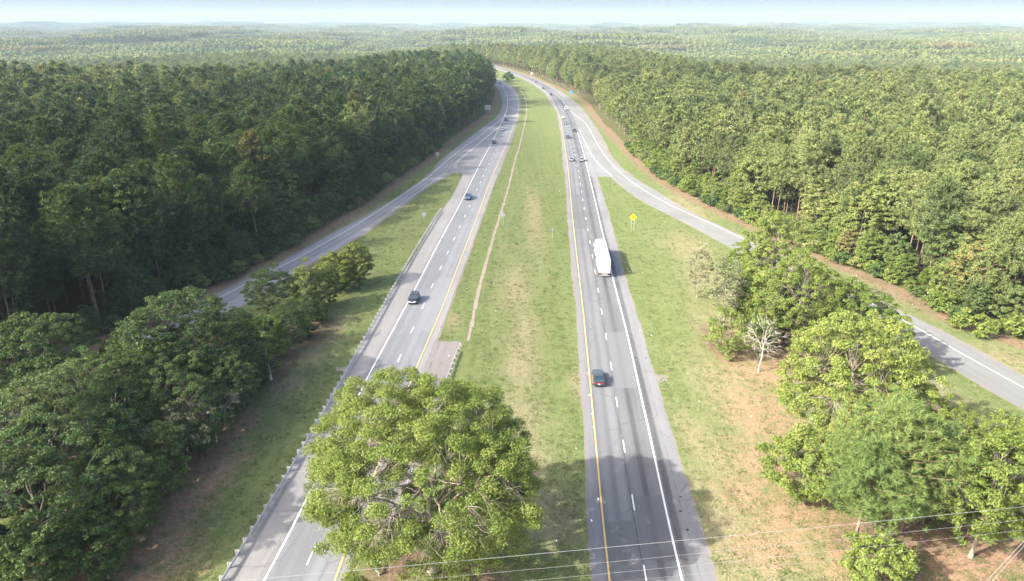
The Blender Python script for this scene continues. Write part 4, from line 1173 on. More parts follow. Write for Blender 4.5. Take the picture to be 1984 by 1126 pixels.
# ------------------------------------------------------------------ signs
alu = simple('bare_aluminium', (0.36, 0.38, 0.38), 0.45, 0.5, 0.3, var=0.08)
sign_post = simple('sign_post_steel', (0.42, 0.46, 0.40), 0.6, 0.4, 0.2)
yellow_s = simple('sign_yellow', (0.95, 0.78, 0.01), 0.45, 0.4, var=0.02)
black_s = simple('sign_black', (0.02, 0.02, 0.02), 0.5, 0.4, var=0.0)
white_s = simple('sign_white', (0.85, 0.86, 0.86), 0.5, 0.4, var=0.03)
blue_s = simple('sign_blue', (0.05, 0.30, 0.72), 0.5, 0.4, var=0.03)
def plate(pts, y, th):
    """outline in the x-z plane, thickness along y"""
    m = MB(); n = len(pts)
    vs = [(x, y - th / 2, z) for x, z in pts] + [(x, y + th / 2, z) for x, z in pts]
    fs = [tuple(range(n)), tuple(range(2 * n - 1, n - 1, -1))] + [(k, k + n, (k + 1) % n + n, (k + 1) % n) for k in range(n)]
    return m.add(vs, fs)
def rnd_poly(pts, r, k=3):
    out = []
    n = len(pts)
    for i in range(n):
        p = Vector(pts[i]); a = Vector(pts[i - 1]); b = Vector(pts[(i + 1) % n])
        d1 = (a - p).normalized(); d2 = (b - p).normalized()
        s, e = p + d1 * r, p + d2 * r
        for q in range(k + 1):
            t_ = q / k
            out.append(tuple(s * (1 - t_) ** 2 + p * 2 * t_ * (1 - t_) + e * t_ ** 2))
    return out
def sign(name, label, base, outline, zc, mat, posts, rz=0.0, face_mat=None, cat='sign'):
    root = tag(empty(name, (base[0], base[1], 0), rz), label, cat)
    pts = rnd_poly([(x, z + zc) for x, z in outline], 0.07)
    plate(pts, 0, 0.02).build('sign_panel', mat, root)
    if face_mat:      # printed face turned away from the camera
        q = rnd_poly([(x * 0.96, z * 0.96 + zc) for x, z in outline], 0.06)
        plate(q, 0.014, 0.004).build('sign_face', face_mat, root)
    for x in posts:
        top = zc + (0.2 if len(outline) == 4 else 0.2)
        MB().box((x, 0.05, top / 2 - 0.15), (0.075, 0.06, top + 0.3)).build('sign_post', sign_post, root)
        if face_mat:
            pass
    return root
dia = lambda s: [(0, -s), (s, 0), (0, s), (-s, 0)]
rect = lambda w, h: [(-w / 2, -h / 2), (w / 2, -h / 2), (w / 2, h / 2), (-w / 2, h / 2)]
sx, sy = G(1225.5, 449)
s = sign('warning_sign', 'bright yellow diamond warning sign with black arrow on two posts', (sx, sy), dia(0.98), 4.1, yellow_s, (-0.42, 0.32), rz=-0.05)
q = rnd_poly([(x, z + 4.1) for x, z in dia(0.93)], 0.07)
# thin black border made of four bars, and the merging arrow
m = MB()
for a in range(4):
    ca_, sa_ = math.cos(a * math.pi / 2), math.sin(a * math.pi / 2)
    x0, z0 = 0.90 * ca_, 0.90 * sa_; x1, z1 = 0.90 * -sa_, 0.90 * ca_
    L_ = math.hypot(x1 - x0, z1 - z0); ang = math.atan2(z1 - z0, x1 - x0)
    cx0, cz0 = (x0 + x1) / 2, (z0 + z1) / 2; w = 0.012; hl = L_ / 2 - 0.06
    pts = [(cx0 + hl * math.cos(ang) * i - w * math.sin(ang) * j, cz0 + hl * math.sin(ang) * i + w * math.cos(ang) * j + 4.1) for i, j in ((-1, -1), (1, -1), (1, 1), (-1, 1))]
    pl = plate(pts, -0.013, 0.004); m.add(pl.v, pl.f)
m.build('sign_border', black_s, s)
m = MB()
for pts in ([(-0.08, -0.52), (0.08, -0.52), (0.08, 0.16), (-0.08, 0.16)], [(-0.27, 0.14), (0.27, 0.14), (0, 0.56)], [(0.08, -0.16), (0.30, -0.48), (0.40, -0.40), (0.08, 0.06)]):
    pl = plate([(x, z + 4.1) for x, z in pts], -0.013, 0.004); m.add(pl.v, pl.f)
m.build('sign_arrow', black_s, s)
sx, sy = G(822, 430); sign('diamond_sign', 'grey back of a diamond sign on the grass between ramp and guardrail', (sx, sy), dia(0.86), 2.3, alu, (-0.25, 0.2), face_mat=yellow_s, rz=0.12)
sx, sy = G(974, 436); sign('diamond_sign', 'grey back of a diamond sign beside the median drainage strip', (sx, sy), dia(0.88), 3.0, alu, (-0.25, 0.2), face_mat=yellow_s, rz=0.05)
sx, sy = G(1070, 462); sign('marker_sign', 'tiny pale sign on a thin post alone in the grass median', (sx, sy), rect(0.45, 0.6), 2.6, alu, (0,), face_mat=white_s)
sx, sy = G(945, 223); sign('board_sign', 'large grey back of a road board beside the left forest edge', (sx, sy), rect(3.6, 3.0), 4.6, alu, (-1.1, 1.3), face_mat=white_s, rz=0.1)
sx, sy = G(848, 308); sign('board_sign', 'small pale board sign at the foot of the left forest', (sx, sy), rect(1.5, 1.7), 2.0, alu, (-0.45, 0.45), face_mat=white_s, rz=0.1)
sx, sy = G(883, 337); sign('exit_sign', 'grey back of the exit sign on the paved gore of the left road', (sx, sy), rect(1.7, 1.9), 3.0, alu, (-0.5, 0.5), face_mat=white_s, rz=0.12)
sx, sy = G(1106, 186); sign('service_sign', 'small blue roadside sign on the far right verge', (sx, sy), rect(2.0, 2.4), 2.6, blue_s, (-0.6, 0.6))
sx, sy = G(1030, 147.5); sign('marker_sign', 'tiny white sign beside the far bend of the right road', (sx, sy), rect(1.8, 2.0), 2.8, white_s, (-0.5, 0.5))
# delineator posts are not legible; small raised markers on the right road
marker = MB().box((0, 0, 0.015), (0.14, 0.30, 0.03)).mesh('reflector', white_s)
for i, (px, py) in enumerate([(1139, 724), (1141.5, 766), (1150, 828), (1147, 802), (1159, 967), (1146, 1009)]):
    x, y = G(px, py)
    ob = link(bpy.data.objects.new('reflector', marker), None); ob.location = (x, y, 0.03)
    tag(ob, 'small white reflector on the left shoulder of the right road', 'reflector', 'reflectors beside the yellow line of the right road')

# ------------------------------------------------------------------ vehicles
glass = simple('car_glass', (0.015, 0.03, 0.045), 0.08, 0.9, var=0.0, coat=0.3)
tyre = simple('tyre_rubber', (0.02, 0.02, 0.02), 0.85, 0.2, var=0.1)
rim = simple('wheel_rim', (0.45, 0.46, 0.48), 0.35, 0.5, 0.7, var=0.05)
trim = simple('black_trim', (0.03, 0.03, 0.035), 0.6, 0.3)
lampc = simple('headlight_lens', (0.75, 0.78, 0.80), 0.2, 0.6)
lampr = simple('tail_light_lens', (0.35, 0.01, 0.01), 0.25, 0.6)
platem = simple('number_plate', (0.8, 0.8, 0.78), 0.5, 0.4)
def car_paint(name, col, metal=0.3):
    return simple(name, col, 0.32, 0.5, metal, coat=0.6, var=0.04)
PAINT = dict(black=car_paint('paint_black', (0.022, 0.028, 0.034)), charcoal=car_paint('paint_charcoal', (0.05, 0.055, 0.06)), silver=car_paint('paint_silver', (0.30, 0.31, 0.33), 0.5),
             white=car_paint('paint_white', (0.62, 0.62, 0.62), 0.0), blue=car_paint('paint_blue', (0.06, 0.11, 0.17)), grey=car_paint('paint_grey', (0.20, 0.22, 0.24)), red=car_paint('paint_red', (0.28, 0.05, 0.04)))
SPEC = {
 'suv':    dict(L=4.6, W=1.88, H=1.68, bonnet=1.02, belt=1.06, ws0=0.24, ws1=0.40, r1=0.90, r0=0.985, rearh=1.02, wr=0.35, wb=(0.19, 0.80)),
 'sedan':  dict(L=4.8, W=1.84, H=1.44, bonnet=0.90, belt=0.93, ws0=0.27, ws1=0.43, r1=0.70, r0=0.86, rearh=0.98, wr=0.33, wb=(0.19, 0.80)),
 'coupe':  dict(L=4.8, W=1.92, H=1.36, bonnet=0.90, belt=0.93, ws0=0.34, ws1=0.49, r1=0.66, r0=0.86, rearh=0.98, wr=0.36, wb=(0.19, 0.79)),
 'pickup': dict(L=5.8, W=2.00, H=1.88, bonnet=1.15, belt=1.18, ws0=0.25, ws1=0.36, r1=0.58, r0=0.61, rearh=1.18, wr=0.40, wb=(0.18, 0.79)),
 'van':    dict(L=5.4, W=2.0, H=2.05, bonnet=1.15, belt=1.15, ws0=0.14, ws1=0.27, r1=0.96, r0=0.99, rearh=1.15, wr=0.36, wb=(0.17, 0.78)),
}
def car(kind, paint_key, loc, heading, label, cat=None, group=None, extra=None):
    """front of the car points along local -y ... length L, heading turns +y travel direction"""
    S = SPEC[kind]; L, W, H = S['L'], S['W'], S['H']
    root = tag(empty({'suv': 'suv', 'sedan': 'car', 'coupe': 'sports_car', 'pickup': 'pickup_truck', 'van': 'van'}[kind], (*loc, 0.05), heading), label, cat or {'suv': 'SUV', 'sedan': 'car', 'coupe': 'car', 'pickup': 'pickup', 'van': 'van'}[kind], group)
    pm = PAINT[paint_key]
    yf = L / 2                                             # front at +y
    Y = lambda f: yf - f * L
    hw = W / 2
    # lower body: stations front to back
    st = [(0.0, 0.32, 0.66, 0.78), (0.02, 0.24, 0.78, 0.90), (0.08, 0.20, S['bonnet'] - 0.14, 0.97), (S['ws0'], 0.20, S['bonnet'], 1.0), (0.5, 0.20, S['belt'], 1.0), (S['r0'] if S['r0'] < 0.95 else 0.93, 0.20, S['rearh'], 1.0), (0.975, 0.26, S['rearh'] - 0.03, 0.95), (1.0, 0.36, S['rearh'] - 0.16, 0.88)]
    vs = []
    for f, zb, zt, wf in st:
        w = hw * wf
        mz = zb + (zt - zb) * 0.55
        for x, z in ((-w * .90, zb), (-w, zb + 0.12), (-w, mz), (-w * .95, zt - 0.05), (-w * .82, zt), (0, zt + 0.035), (w * .82, zt), (w * .95, zt - 0.05), (w, mz), (w, zb + 0.12), (w * .90, zb)):
            vs.append((x, Y(f), z))
    k = 11; fs = []
    for a in range(len(st) - 1):
        for b in range(k - 1):
            fs.append((a * k + b, a * k + b + 1, (a + 1) * k + b + 1, (a + 1) * k + b))
        fs.append((a * k + k - 1, a * k, (a + 1) * k, (a + 1) * k + k - 1))
    fs.append(tuple(range(k - 1, -1, -1))); fs.append(tuple((len(st) - 1) * k + b for b in range(k)))
    body = MB().add(vs, fs)
    # cabin
    zb = S['belt'] - 0.04; wr_ = hw * 0.74; wb_ = hw * 0.90
    c0, c1, c2, c3 = Y(S['ws0']), Y(S['ws1']), Y(S['r1']), Y(S['r0'])
    zr0 = S['rearh'] - 0.04
    cab = [(-wb_, c0, S['bonnet'] - .04), (wb_, c0, S['bonnet'] - .04), (wb_, c3, zr0), (-wb_, c3, zr0), (-wr_, c1, H - 0.05), (wr_, c1, H - 0.05), (wr_, c2, H - 0.05), (-wr_, c2, H - 0.05), (-wr_ * .8, c1 - .12, H), (wr_ * .8, c1 - .12, H), (wr_ * .8, c2 + .10, H), (-wr_ * .8, c2 + .10, H)]
    body.add(cab, [(0, 1, 5, 4), (1, 2, 6, 5), (2, 3, 7, 6), (3, 0, 4, 7), (4, 5, 9, 8), (5, 6, 10, 9), (6, 7, 11, 10), (7, 4, 8, 11), (8, 9, 10, 11)])
    if kind == 'pickup':      # open bed: side walls raised around a dark floor
        bed = MB().box((0, (Y(0.63) + Y(0.985)) / 2, S['rearh'] + 0.045), (W * 0.74, (Y(0.63) - Y(0.985)), 0.03)).build('cargo_bed', trim, root)
    bo = body.build('body', pm, root)
    def quad(name, a, b, c, d_, mat, ins=0.06, th=0.012, parent=root):
        P = [Vector(q) for q in (a, b, c, d_)]
        cen = sum(P, Vector()) / 4
        n_ = (P[1] - P[0]).cross(P[3] - P[0]).normalized()
        if n_.dot(cen - Vector((0, 0, 0.7))) < 0: n_ = -n_
        Pi = [cen + (q - cen) * (1 - ins * 2) for q in P]
        m = MB().add([q - n_ * 0.01 for q in Pi] + [q + n_ * th for q in Pi], [(4, 5, 6, 7), (0, 1, 5, 4), (1, 2, 6, 5), (2, 3, 7, 6), (3, 0, 4, 7)])
        return m.build(name, mat, parent)
    quad('windshield', cab[0], cab[1], cab[5], cab[4], glass, 0.05)
    quad('rear_window', cab[2], cab[3], cab[7], cab[6], glass, 0.07)
    for sgn, (a, b, c_, d_) in ((1, (1, 2, 6, 5)), (-1, (0, 3, 7, 4))):
        A, B, Cc_, Dd = [Vector(cab[q]) for q in (a, b, c_, d_)]
        mlo = A.lerp(B, 0.52); mhi = Dd.lerp(Cc_, 0.5)
        quad('side_window', A, mlo, mhi, Dd, glass, 0.07)
        quad('side_window', mlo, B, Cc_, mhi, glass, 0.07)
        MB().box((sgn * (hw + 0.08), c0 - 0.35, S['belt'] + 0.06), (0.18, 0.10, 0.13), bev=0.02).build('mirror', pm, root)
    # wheels
    wt = MB().tube([(-0.11, 0, 0), (0.11, 0, 0)], S['wr'], 14)
    wme = wt.mesh('tyre', tyre)
    rme = MB().tube([(-0.118, 0, 0), (0.118, 0, 0)], S['wr'] * 0.62, 10).mesh('rim', rim)
    for f in S['wb']:
        for sgn in (-1, 1):
            w_ = link(bpy.data.objects.new('tyre', wme), root); w_.location = (sgn * (hw - 0.10), Y(f), S['wr'])
            link(bpy.data.objects.new('rim', rme), w_)
    zl = S['bonnet'] - 0.24
    for sgn in (-1, 1):
        MB().box((sgn * hw * 0.66, Y(0.018), zl), (0.36, 0.12, 0.12), rz=-sgn * 0.25, bev=0.02).build('headlight', lampc, root)
        MB().box((sgn * hw * 0.66, Y(0.990), S['rearh'] - 0.20), (0.42, 0.10, 0.13 if kind != 'suv' else 0.2), bev=0.02).build('tail_light', lampr, root)
    MB().box((0, Y(0.004), 0.52), (W * 0.62, 0.06, 0.22), bev=0.02).build('grille', trim, root)
    MB().box((0, Y(0.996), 0.42), (W * 0.80, 0.08, 0.18), bev=0.02).build('rear_bumper', trim, root)
    MB().box((0, Y(1.008), 0.62), (0.32, 0.03, 0.17)).build('number_plate', platem, root)
    if extra == 'chrome':
        vs = [(-hw * .80, Y(-0.008), 0.70), (hw * .80, Y(-0.008), 0.70), (hw * .92, Y(0.012), 0.84), (hw * .45, Y(-0.006), 0.78), (-hw * .45, Y(-0.006), 0.78), (-hw * .92, Y(0.012), 0.84)]
        MB().box((0, Y(-0.004), 0.64), (W * 0.66, 0.08, 0.13), bev=0.02).box((hw * .72, Y(0.01), 0.70), (0.42, 0.08, 0.10), rz=-0.3, rx=0).box((-hw * .72, Y(0.01), 0.70), (0.42, 0.08, 0.10), rz=0.3).build('front_trim', simple('bright_trim', (0.8, 0.8, 0.82), 0.3, 0.5, 0.2), root)
        for px_, w_ in ((-0.32, 0.34), (0.34, 0.36)):
            MB().box((px_, c0 - 0.52, S['bonnet'] + 0.02), (w_, 0.1, 0.03)).build('dashboard_paper', platem, root)
        MB().box((-0.02, c1 - 0.1, H - 0.02), (0.05, 0.05, 0.02)).build('roof_antenna', trim, root)
        for sgn in (-1, 1):
            MB().box((sgn * wr_ * .92, (c1 + c2) / 2, H + 0.02), (0.05, (c1 - c2) * 0.8, 0.05)).build('roof_rail', rim, root)
    if extra == 'coupe':
        MB().box((0, Y(0.985), S['rearh'] + 0.06), (W * 0.86, 0.22, 0.05), bev=0.015).build('rear_spoiler', pm, root)
        MB().box((0, Y(0.992), S['rearh'] - 0.20), (W * 0.5, 0.09, 0.10)).build('tail_light', lampr, root)
    return root

def head(f, y, away):
    a = math.atan2(float(f(y + 4)) - float(f(y - 4)), 8.0)
    return -a if away else math.pi - a
def on_road(px, py, f, away, kind, paint_key, label, group, extra=None):
    # py is the lower visible edge of the vehicle, i.e. its end nearer the camera
    x, y = G(px, py); h = head(f, y, away)
    L = SPEC[kind]['L']
    a = math.atan2(float(f(y + 4)) - float(f(y - 4)), 8.0)
    return car(kind, paint_key, (x + math.sin(a) * L / 2, y + math.cos(a) * L / 2), h, label, None, group, extra)
gL = 'vehicles on the left road coming towards the camera'; gR = 'vehicles on the right road driving away'
on_road(798, 592, x_lyel, False, 'suv', 'black', 'black SUV with bright front trim, nearest vehicle on the left road', gL, 'chrome')
on_road(905.5, 389, x_lyel, False, 'pickup', 'blue', 'dark blue pickup truck on the left road beside the gore', gL)
on_road(956.5, 279, x_lyel, False, 'sedan', 'black', 'dark sedan on the left road just below the ramp gore tip', gL)
on_road(973.5, 254.5, x_lyel, False, 'sedan', 'silver', 'silver sedan on the left road level with the gore tip', gL)
on_road(980, 234.5, x_lyel, False, 'sedan', 'black', 'dark sedan on the left road between two pale cars', gL)
on_road(986, 191.5, x_lyel, False, 'suv', 'silver', 'silver SUV in the left road bend by the forest', gL)
on_road(975, 168.5, x_lyel, False, 'sedan', 'white', 'white car high in the left road bend', gL)
on_road(968.5, 163.5, x_lyel, False, 'sedan', 'black', 'black car emerging beside the forest on the left road', gL)
on_road(966, 159.5, x_lyel, False, 'van', 'white', 'farthest white van half hidden by the left forest', gL)
on_road(1160.5, 752, x_ryel, True, 'coupe', 'charcoal', 'dark sports car in the left lane, nearest on the right road', gR, 'coupe')
on_road(1107, 313.5, x_ryel, True, 'sedan', 'silver', 'silver grey car in the left lane of a side by side pair', gR)
on_road(1127, 314, x_ryel, True, 'suv', 'silver', 'silver SUV in the right lane of a side by side pair', gR)
on_road(1100, 269, x_ryel, True, 'suv', 'charcoal', 'charcoal SUV in the left lane ahead of the side by side pair', gR)
on_road(1113, 256.5, x_ryel, True, 'suv', 'black', 'black SUV in the right lane beside the ramp line tip', gR)
on_road(1095.5, 241.5, x_ryel, True, 'sedan', 'grey', 'grey car directly behind the white sedan', gR)
on_road(1091, 231, x_ryel, True, 'sedan', 'white', 'white sedan hugging the yellow line of the right road', gR)
v_ = on_road(1097, 213.5, x_ryel, True, 'van', 'white', 'white van with red lower rear in the right road bend', gR)
MB().box((0.25, -2.72, 0.75), (1.0, 0.06, 0.5), bev=0.01).build('rear_panel', simple('red_panel', (0.60, 0.14, 0.06), 0.5), v_)
on_road(1068, 185.5, x_ryel, True, 'suv', 'black', 'dark SUV high in the right road bend', gR)
on_road(1053, 172.5, x_ryel, True, 'sedan', 'charcoal', 'dark car near the far end of the right road', gR)
on_road(1039, 161, x_ryel, True, 'sedan', 'red', 'farthest reddish car on the right road', gR)

# the semi truck
tx, ty = G(1171, 538.5)
ty += 0.0
aT = math.atan2(float(x_ryel(ty + 14)) - float(x_ryel(ty)), 14.0)
truck = tag(empty('semi_truck', (tx, ty, 0.05), -aT), 'white semi truck with long box trailer in the right lane', 'truck', gR)
whitebox = simple('trailer_white', (0.42, 0.43, 0.44), 0.45, 0.4, var=0.05, scale=0.8)
roofm = simple('trailer_roof', (0.25, 0.29, 0.33), 0.5, 0.4, var=0.06, scale=0.7)
chas = simple('chassis_dark', (0.05, 0.05, 0.055), 0.7, 0.3)
steel = simple('door_steel', (0.55, 0.56, 0.57), 0.4, 0.5, 0.4)
TL, TW, Z0, Z1 = 15.9, 2.6, 1.15, 4.1
MB().box((0, TL / 2 + .05, (Z0 + Z1) / 2), (TW, TL, Z1 - Z0 - 0.03), bev=0.03).build('trailer_box', whitebox, truck)
MB().box((0, TL / 2 + .05, Z1 + 0.003), (TW - 0.12, TL - 0.12, 0.03)).build('trailer_roof', roofm, truck)
for sgn in (-1, 1):
    dr_ = MB().box((sgn * 0.64, 0.02, (Z0 + Z1) / 2 + 0.02), (1.20, 0.06, Z1 - Z0 - 0.28), bev=0.01).build('trailer_door', whitebox, truck)
    for x in (0.24, 0.86):
        MB().tube([(sgn * x, -0.04, Z0 + 0.12), (sgn * x, -0.04, Z1 - 0.12)], 0.022, 6).build('lock_rod', steel, dr_)
    for z in (1.5, 2.2, 2.9, 3.6):
        MB().box((sgn * 1.20, -0.03, z), (0.14, 0.05, 0.07)).build('hinge', steel, dr_)
    MB().box((sgn * 0.55, -0.045, 2.15), (0.42, 0.03, 0.05)).build('door_handle', chas, dr_)
    MB().box((sgn * 0.98, -0.03, Z0 - 0.10), (0.40, 0.06, 0.13), bev=0.01).build('tail_light', lampr, truck)
MB().box((0, 0.0, Z0 - 0.04), (TW, 0.12, 0.10)).build('sill', steel, truck)
MB().box((0, -0.015, 2.95), (0.20, 0.02, 0.42)).build('placard', simple('placard_grey', (0.45, 0.46, 0.48), 0.6), truck)
MB().box((0, 0.05, 0.50), (2.4, 0.10, 0.11)).box((-0.6, 0.05, 0.80), (0.10, 0.08, 0.55)).box((0.6, 0.05, 0.80), (0.10, 0.08, 0.55)).box((0, 0.12, 0.82), (0.9, 0.04, 0.28)).build('underride_guard', steel, truck)
MB().box((0, 7.6, 0.98), (1.0, 14.6, 0.32)).build('chassis', chas, truck)
for sgn in (-1, 1):
    MB().box((sgn * 1.02, 0.65, 0.62), (0.62, 0.03, 0.65)).build('mud_flap', chas, truck)
    MB().box((sgn * 1.26, 7.6, 0.72), (0.04, 6.4, 0.75)).build('side_skirt', whitebox, truck)
tw = MB().tube([(-0.28, 0, 0), (0.28, 0, 0)], 0.5, 16).mesh('wheel', tyre)
th = MB().tube([(-0.29, 0, 0), (0.29, 0, 0)], 0.27, 12).mesh('rim', rim)
for yy in (1.5, 2.85, 14.4, 15.7, 19.6):
    for sgn in (-1, 1):
        w_ = link(bpy.data.objects.new('wheel', tw), truck); w_.location = (sgn * 1.0, yy, 0.5)
        link(bpy.data.objects.new('rim', th), w_)
# tractor: sleeper cab, hood, fairing, tanks
MB().box((0, 16.9, 2.35), (2.42, 1.3, 2.9), bev=0.08).box((0, 18.0, 1.95), (2.3, 1.3, 2.0), bev=0.08).add(
    [(-1.15, 17.4, 3.78), (1.15, 17.4, 3.78), (1.02, 18.5, 2.95), (-1.02, 18.5, 2.95), (-1.1, 17.4, 2.9), (1.1, 17.4, 2.9), (1.02, 18.5, 2.8), (-1.02, 18.5, 2.8)],
    [(0, 1, 2, 3), (4, 7, 6, 5), (0, 3, 7, 4), (1, 5, 6, 2), (2, 6, 7, 3), (0, 4, 5, 1)]).build('cab', whitebox, truck)
MB().add([(-0.85, 18.6, 1.9), (0.85, 18.6, 1.9), (0.75, 20.4, 1.55), (-0.75, 20.4, 1.55), (-1.1, 18.6, 0.9), (1.1, 18.6, 0.9), (0.95, 20.4, 0.8), (-0.95, 20.4, 0.8)],
         [(0, 1, 2, 3), (4, 7, 6, 5), (0, 3, 7, 4), (1, 5, 6, 2), (2, 6, 7, 3)]).build('hood', whitebox, truck)
MB().add([(-1.02, 18.67, 2.0), (1.02, 18.67, 2.0), (0.96, 18.56, 2.78), (-0.96, 18.56, 2.78), (-1.02, 18.62, 2.0), (1.02, 18.62, 2.0), (0.96, 18.51, 2.78), (-0.96, 18.51, 2.78)],
         [(0, 1, 2, 3), (7, 6, 5, 4), (0, 4, 5, 1), (1, 5, 6, 2), (2, 6, 7, 3), (3, 7, 4, 0)]).build('windshield', glass, truck)
MB().add([(-1.16, 16.4, 3.75), (1.16, 16.4, 3.75), (0.9, 17.9, 3.65), (-0.9, 17.9, 3.65), (-1.16, 16.25, 4.0), (1.16, 16.25, 4.0), (0.95, 17.2, 4.0), (-0.95, 17.2, 4.0)],
         [(3, 2, 1, 0), (4, 5, 6, 7), (0, 1, 5, 4), (1, 2, 6, 5), (2, 3, 7, 6), (3, 0, 4, 7)]).build('roof_fairing', whitebox, truck)
for sgn in (-1, 1):
    MB().box((sgn * 1.42, 18.35, 2.15), (0.16, 0.12, 0.70), bev=0.03).box((sgn * 1.26, 18.35, 2.4), (0.26, 0.04, 0.04)).build('mirror', whitebox, truck)
    MB().tube([(sgn * 1.0, 16.9, 0.75), (sgn * 1.0, 18.2, 0.75)], 0.33, 12).build('fuel_tank', steel, truck)
    MB().tube([(sgn * 0.85, 16.12, 1.2), (sgn * 0.85, 16.12, 3.9)], 0.075, 8).build('exhaust_stack', steel, truck)

# ------------------------------------------------------------------ overhead lines
wire_mat = simple('aluminium_wire', (0.30, 0.30, 0.31), 0.5, 0.5, 0.2, var=0.02)
def wire(pix, hgt, rad, label):
    pts = [G(px, py, hgt) for px, py in pix]
    (x0, y0), (x1, y1) = pts[0], pts[-1]
    dx, dy = x1 - x0, y1 - y0
    if len(pts) == 3:      # keep the slight sag of the middle
        pass
    P_ = []
    for k in range(41):
        t_ = -0.7 + 2.4 * k / 40
        sag = -0.9 * (1 - ((t_ - 0.5) / 1.2) ** 2)
        P_.append((x0 + dx * t_, y0 + dy * t_, hgt + sag + 0.75))
    o = MB().tube(P_, rad, 6).build('overhead_wire', wire_mat)
    return tag(o, label, 'wire', 'overhead wires crossing the bottom of the picture')
wire([(500, 1122), (1984, 982)], 11.5, 0.016, 'topmost and thickest overhead wire, crossing oak, road and pine')
wire([(880, 1117), (1984, 1007)], 10.4, 0.009, 'second overhead wire from the top, crossing right road')
wire([(1051, 1123), (1984, 1027)], 9.6, 0.009, 'third overhead wire from the top, crossing right road')
wire([(1250, 1122), (1984, 1041)], 8.9, 0.006, 'fourth and faintest overhead wire near the bottom edge')
for k, (pa, pb, lab) in enumerate((((1912, 1126), (1984, 1048), 'left one of two slanting guy wires in the bottom right corner'), ((1922, 1126), (1984, 1058), 'right one of two slanting guy wires in the bottom right corner'))):
    a = G(*pa, 2.0); b = G(*pb, 6.0)
    P_ = [(a[0] + (b[0] - a[0]) * t_, a[1] + (b[1] - a[1]) * t_, 2.0 + 4.0 * t_) for t_ in (-0.5, 0, 0.5, 1, 1.8)]
    tag(MB().tube(P_, 0.014, 6).build('guy_wire', wire_mat), lab, 'wire')

# ------------------------------------------------------------------ litter and tyre scraps
scrap_mat = simple('litter_white', (0.80, 0.80, 0.78), 0.7, 0.3)
rub = simple('rubber_scrap', (0.03, 0.03, 0.03), 0.9, 0.2)
for i, (px, py) in enumerate([(957, 550), (776, 483), (960, 603), (1088, 448), (1022, 373), (1084, 371), (1220, 527), (1245, 529), (1097, 1024), (1078, 1048), (1355, 778), (1500, 880), (1824, 748), (1659, 534), (1768, 590), (1725, 550), (1240, 640), (1455, 807), (1116, 869), (870, 690), (460, 740), (640, 705), (905, 560), (1262, 650)]):
    x, y = G(px, py)
    m = rock_mesh(900 + i, random.Random(i).uniform(.06, .15)).build('litter_scrap', scrap_mat)
    m.location = (x, y, 0.03); m.rotation_euler = (0, 0, i * 1.1)
    tag(m, 'small white scrap of litter lying on the grass', 'litter', 'white litter scraps on the grass')
for i, (px, py) in enumerate([(1252, 694), (1231, 693), (1319, 963), (1318, 991), (1332, 1027)]):
    x, y = G(px, py)
    m = rock_mesh(950 + i, .16).build('tyre_scrap', rub); m.location = (x, y, 0.045); m.scale = (1.4, 0.9, .5)
    tag(m, 'small black tyre scrap on the right road shoulder', 'litter', 'black tyre scraps on the right shoulder')

# ------------------------------------------------------------------ haze
hz = NT('haze_air')
hz.t.nodes.remove(hz.out)
out = hz.t.nodes.new('ShaderNodeOutputMaterial')
pv = hz.t.nodes.new('ShaderNodeVolumePrincipled')
pv.inputs['Color'].default_value = (0.47, 0.60, 0.76, 1)
pv.inputs['Density'].default_value = HAZE_DENSITY
pv.inputs['Anisotropy'].default_value = 0.0
hz.t.links.new(pv.outputs[0], out.inputs['Volume'])
HX, HY0, HY1, HB, HT = 11500, -600, 13800, -110, 260
box = MB().box((0, (HY0 + HY1) / 2, (HB + HT) / 2), (2 * HX, HY1 - HY0, HT - HB)).build('haze', hz.m)
tag(box, kind='stuff')

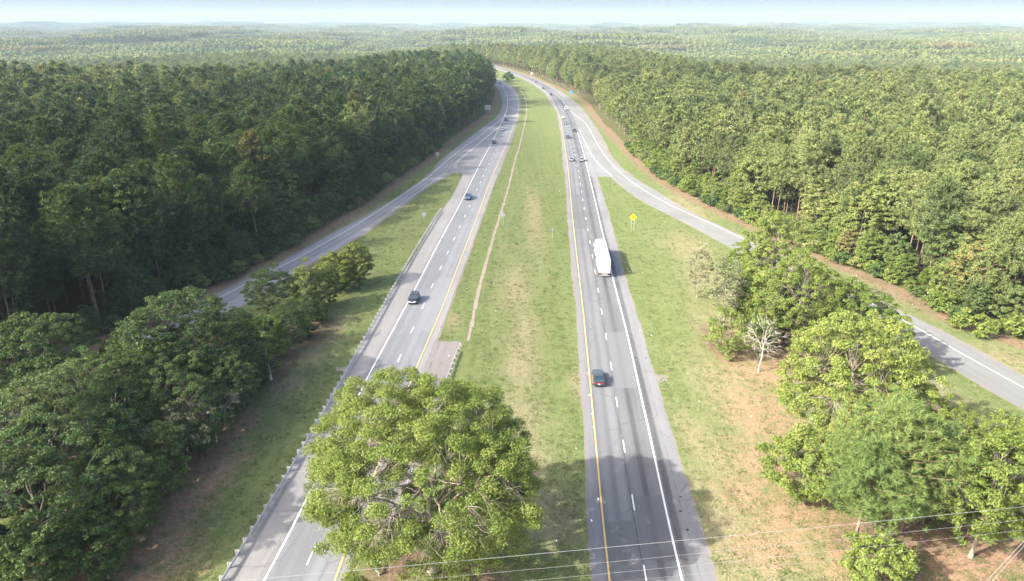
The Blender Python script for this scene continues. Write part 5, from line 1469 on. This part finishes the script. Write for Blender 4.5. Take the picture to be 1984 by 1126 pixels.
# ------------------------------------------------------------------ unseen clouds, shaped and set toward the sun to shade the woods
cl = NT('cloud_vapour')
cl.t.nodes.remove(cl.out)
out = cl.t.nodes.new('ShaderNodeOutputMaterial')
pv = cl.t.nodes.new('ShaderNodeVolumePrincipled')
pv.inputs['Color'].default_value = (1, 1, 1, 1)
pv.inputs['Density'].default_value = 0.009
pv.inputs['Anisotropy'].default_value = 0.5
cl.t.links.new(pv.outputs[0], out.inputs['Volume'])
def cloud(cx, cy, rx_, ry_, rot_, label, alt=760.0, thick=42.0, seed=1):
    """an unseen flat based cloud, set toward the sun to shade the given place"""
    rs = np.random.RandomState(seed)
    nu, nv = 48, 20
    k1 = rs.randn(7, 3) * 2.6; p1 = rs.rand(7) * 6
    vs = []
    for j in range(1, nv):
        a = math.pi * j / nv
        for i in range(nu):
            b = 2 * math.pi * i / nu
            d_ = np.array([math.sin(a) * math.cos(b), math.sin(a) * math.sin(b), math.cos(a)])
            q = 1 + 0.10 * float(np.sin(k1 @ d_ + p1).sum()) / 1.6
            z = d_[2] * q * thick * (1.3 if d_[2] > 0 else 0.5)
            x, y = d_[0] * q * rx_, d_[1] * q * ry_
            vs.append((x * math.cos(rot_) - y * math.sin(rot_), x * math.sin(rot_) + y * math.cos(rot_), z))
    vs += [(0, 0, thick * 1.3), (0, 0, -thick * 0.5)]
    n_ = (nv - 1) * nu
    fs = []
    for j in range(nv - 2):
        for i in range(nu):
            fs.append((j * nu + i, (j + 1) * nu + i, (j + 1) * nu + (i + 1) % nu, j * nu + (i + 1) % nu))
    for i in range(nu):
        fs.append((n_, i, (i + 1) % nu)); fs.append((n_ + 1, (nv - 2) * nu + (i + 1) % nu, (nv - 2) * nu + i))
    o = MB().add(vs, fs).build('cloud', cl.m, None, True)
    off_ = alt / math.tan(SUN_EL)
    o.location = (cx - SHDIR.x * off_, cy - SHDIR.y * off_, alt)
    return tag(o, label, None, None, 'structure')
cloud(-118, 235, 108, 300, 0.03, 'unseen thin white cloud placed to shade the left forest', seed=1)
cloud(250, 570, 270, 62, 0.12, 'unseen thin white cloud placed to shade the far right forest', thick=75.0, seed=2)
cloud(-1000, 2150, 480, 230, 0.3, 'unseen thin white cloud placed to shade the far left valley', thick=75.0, seed=3)
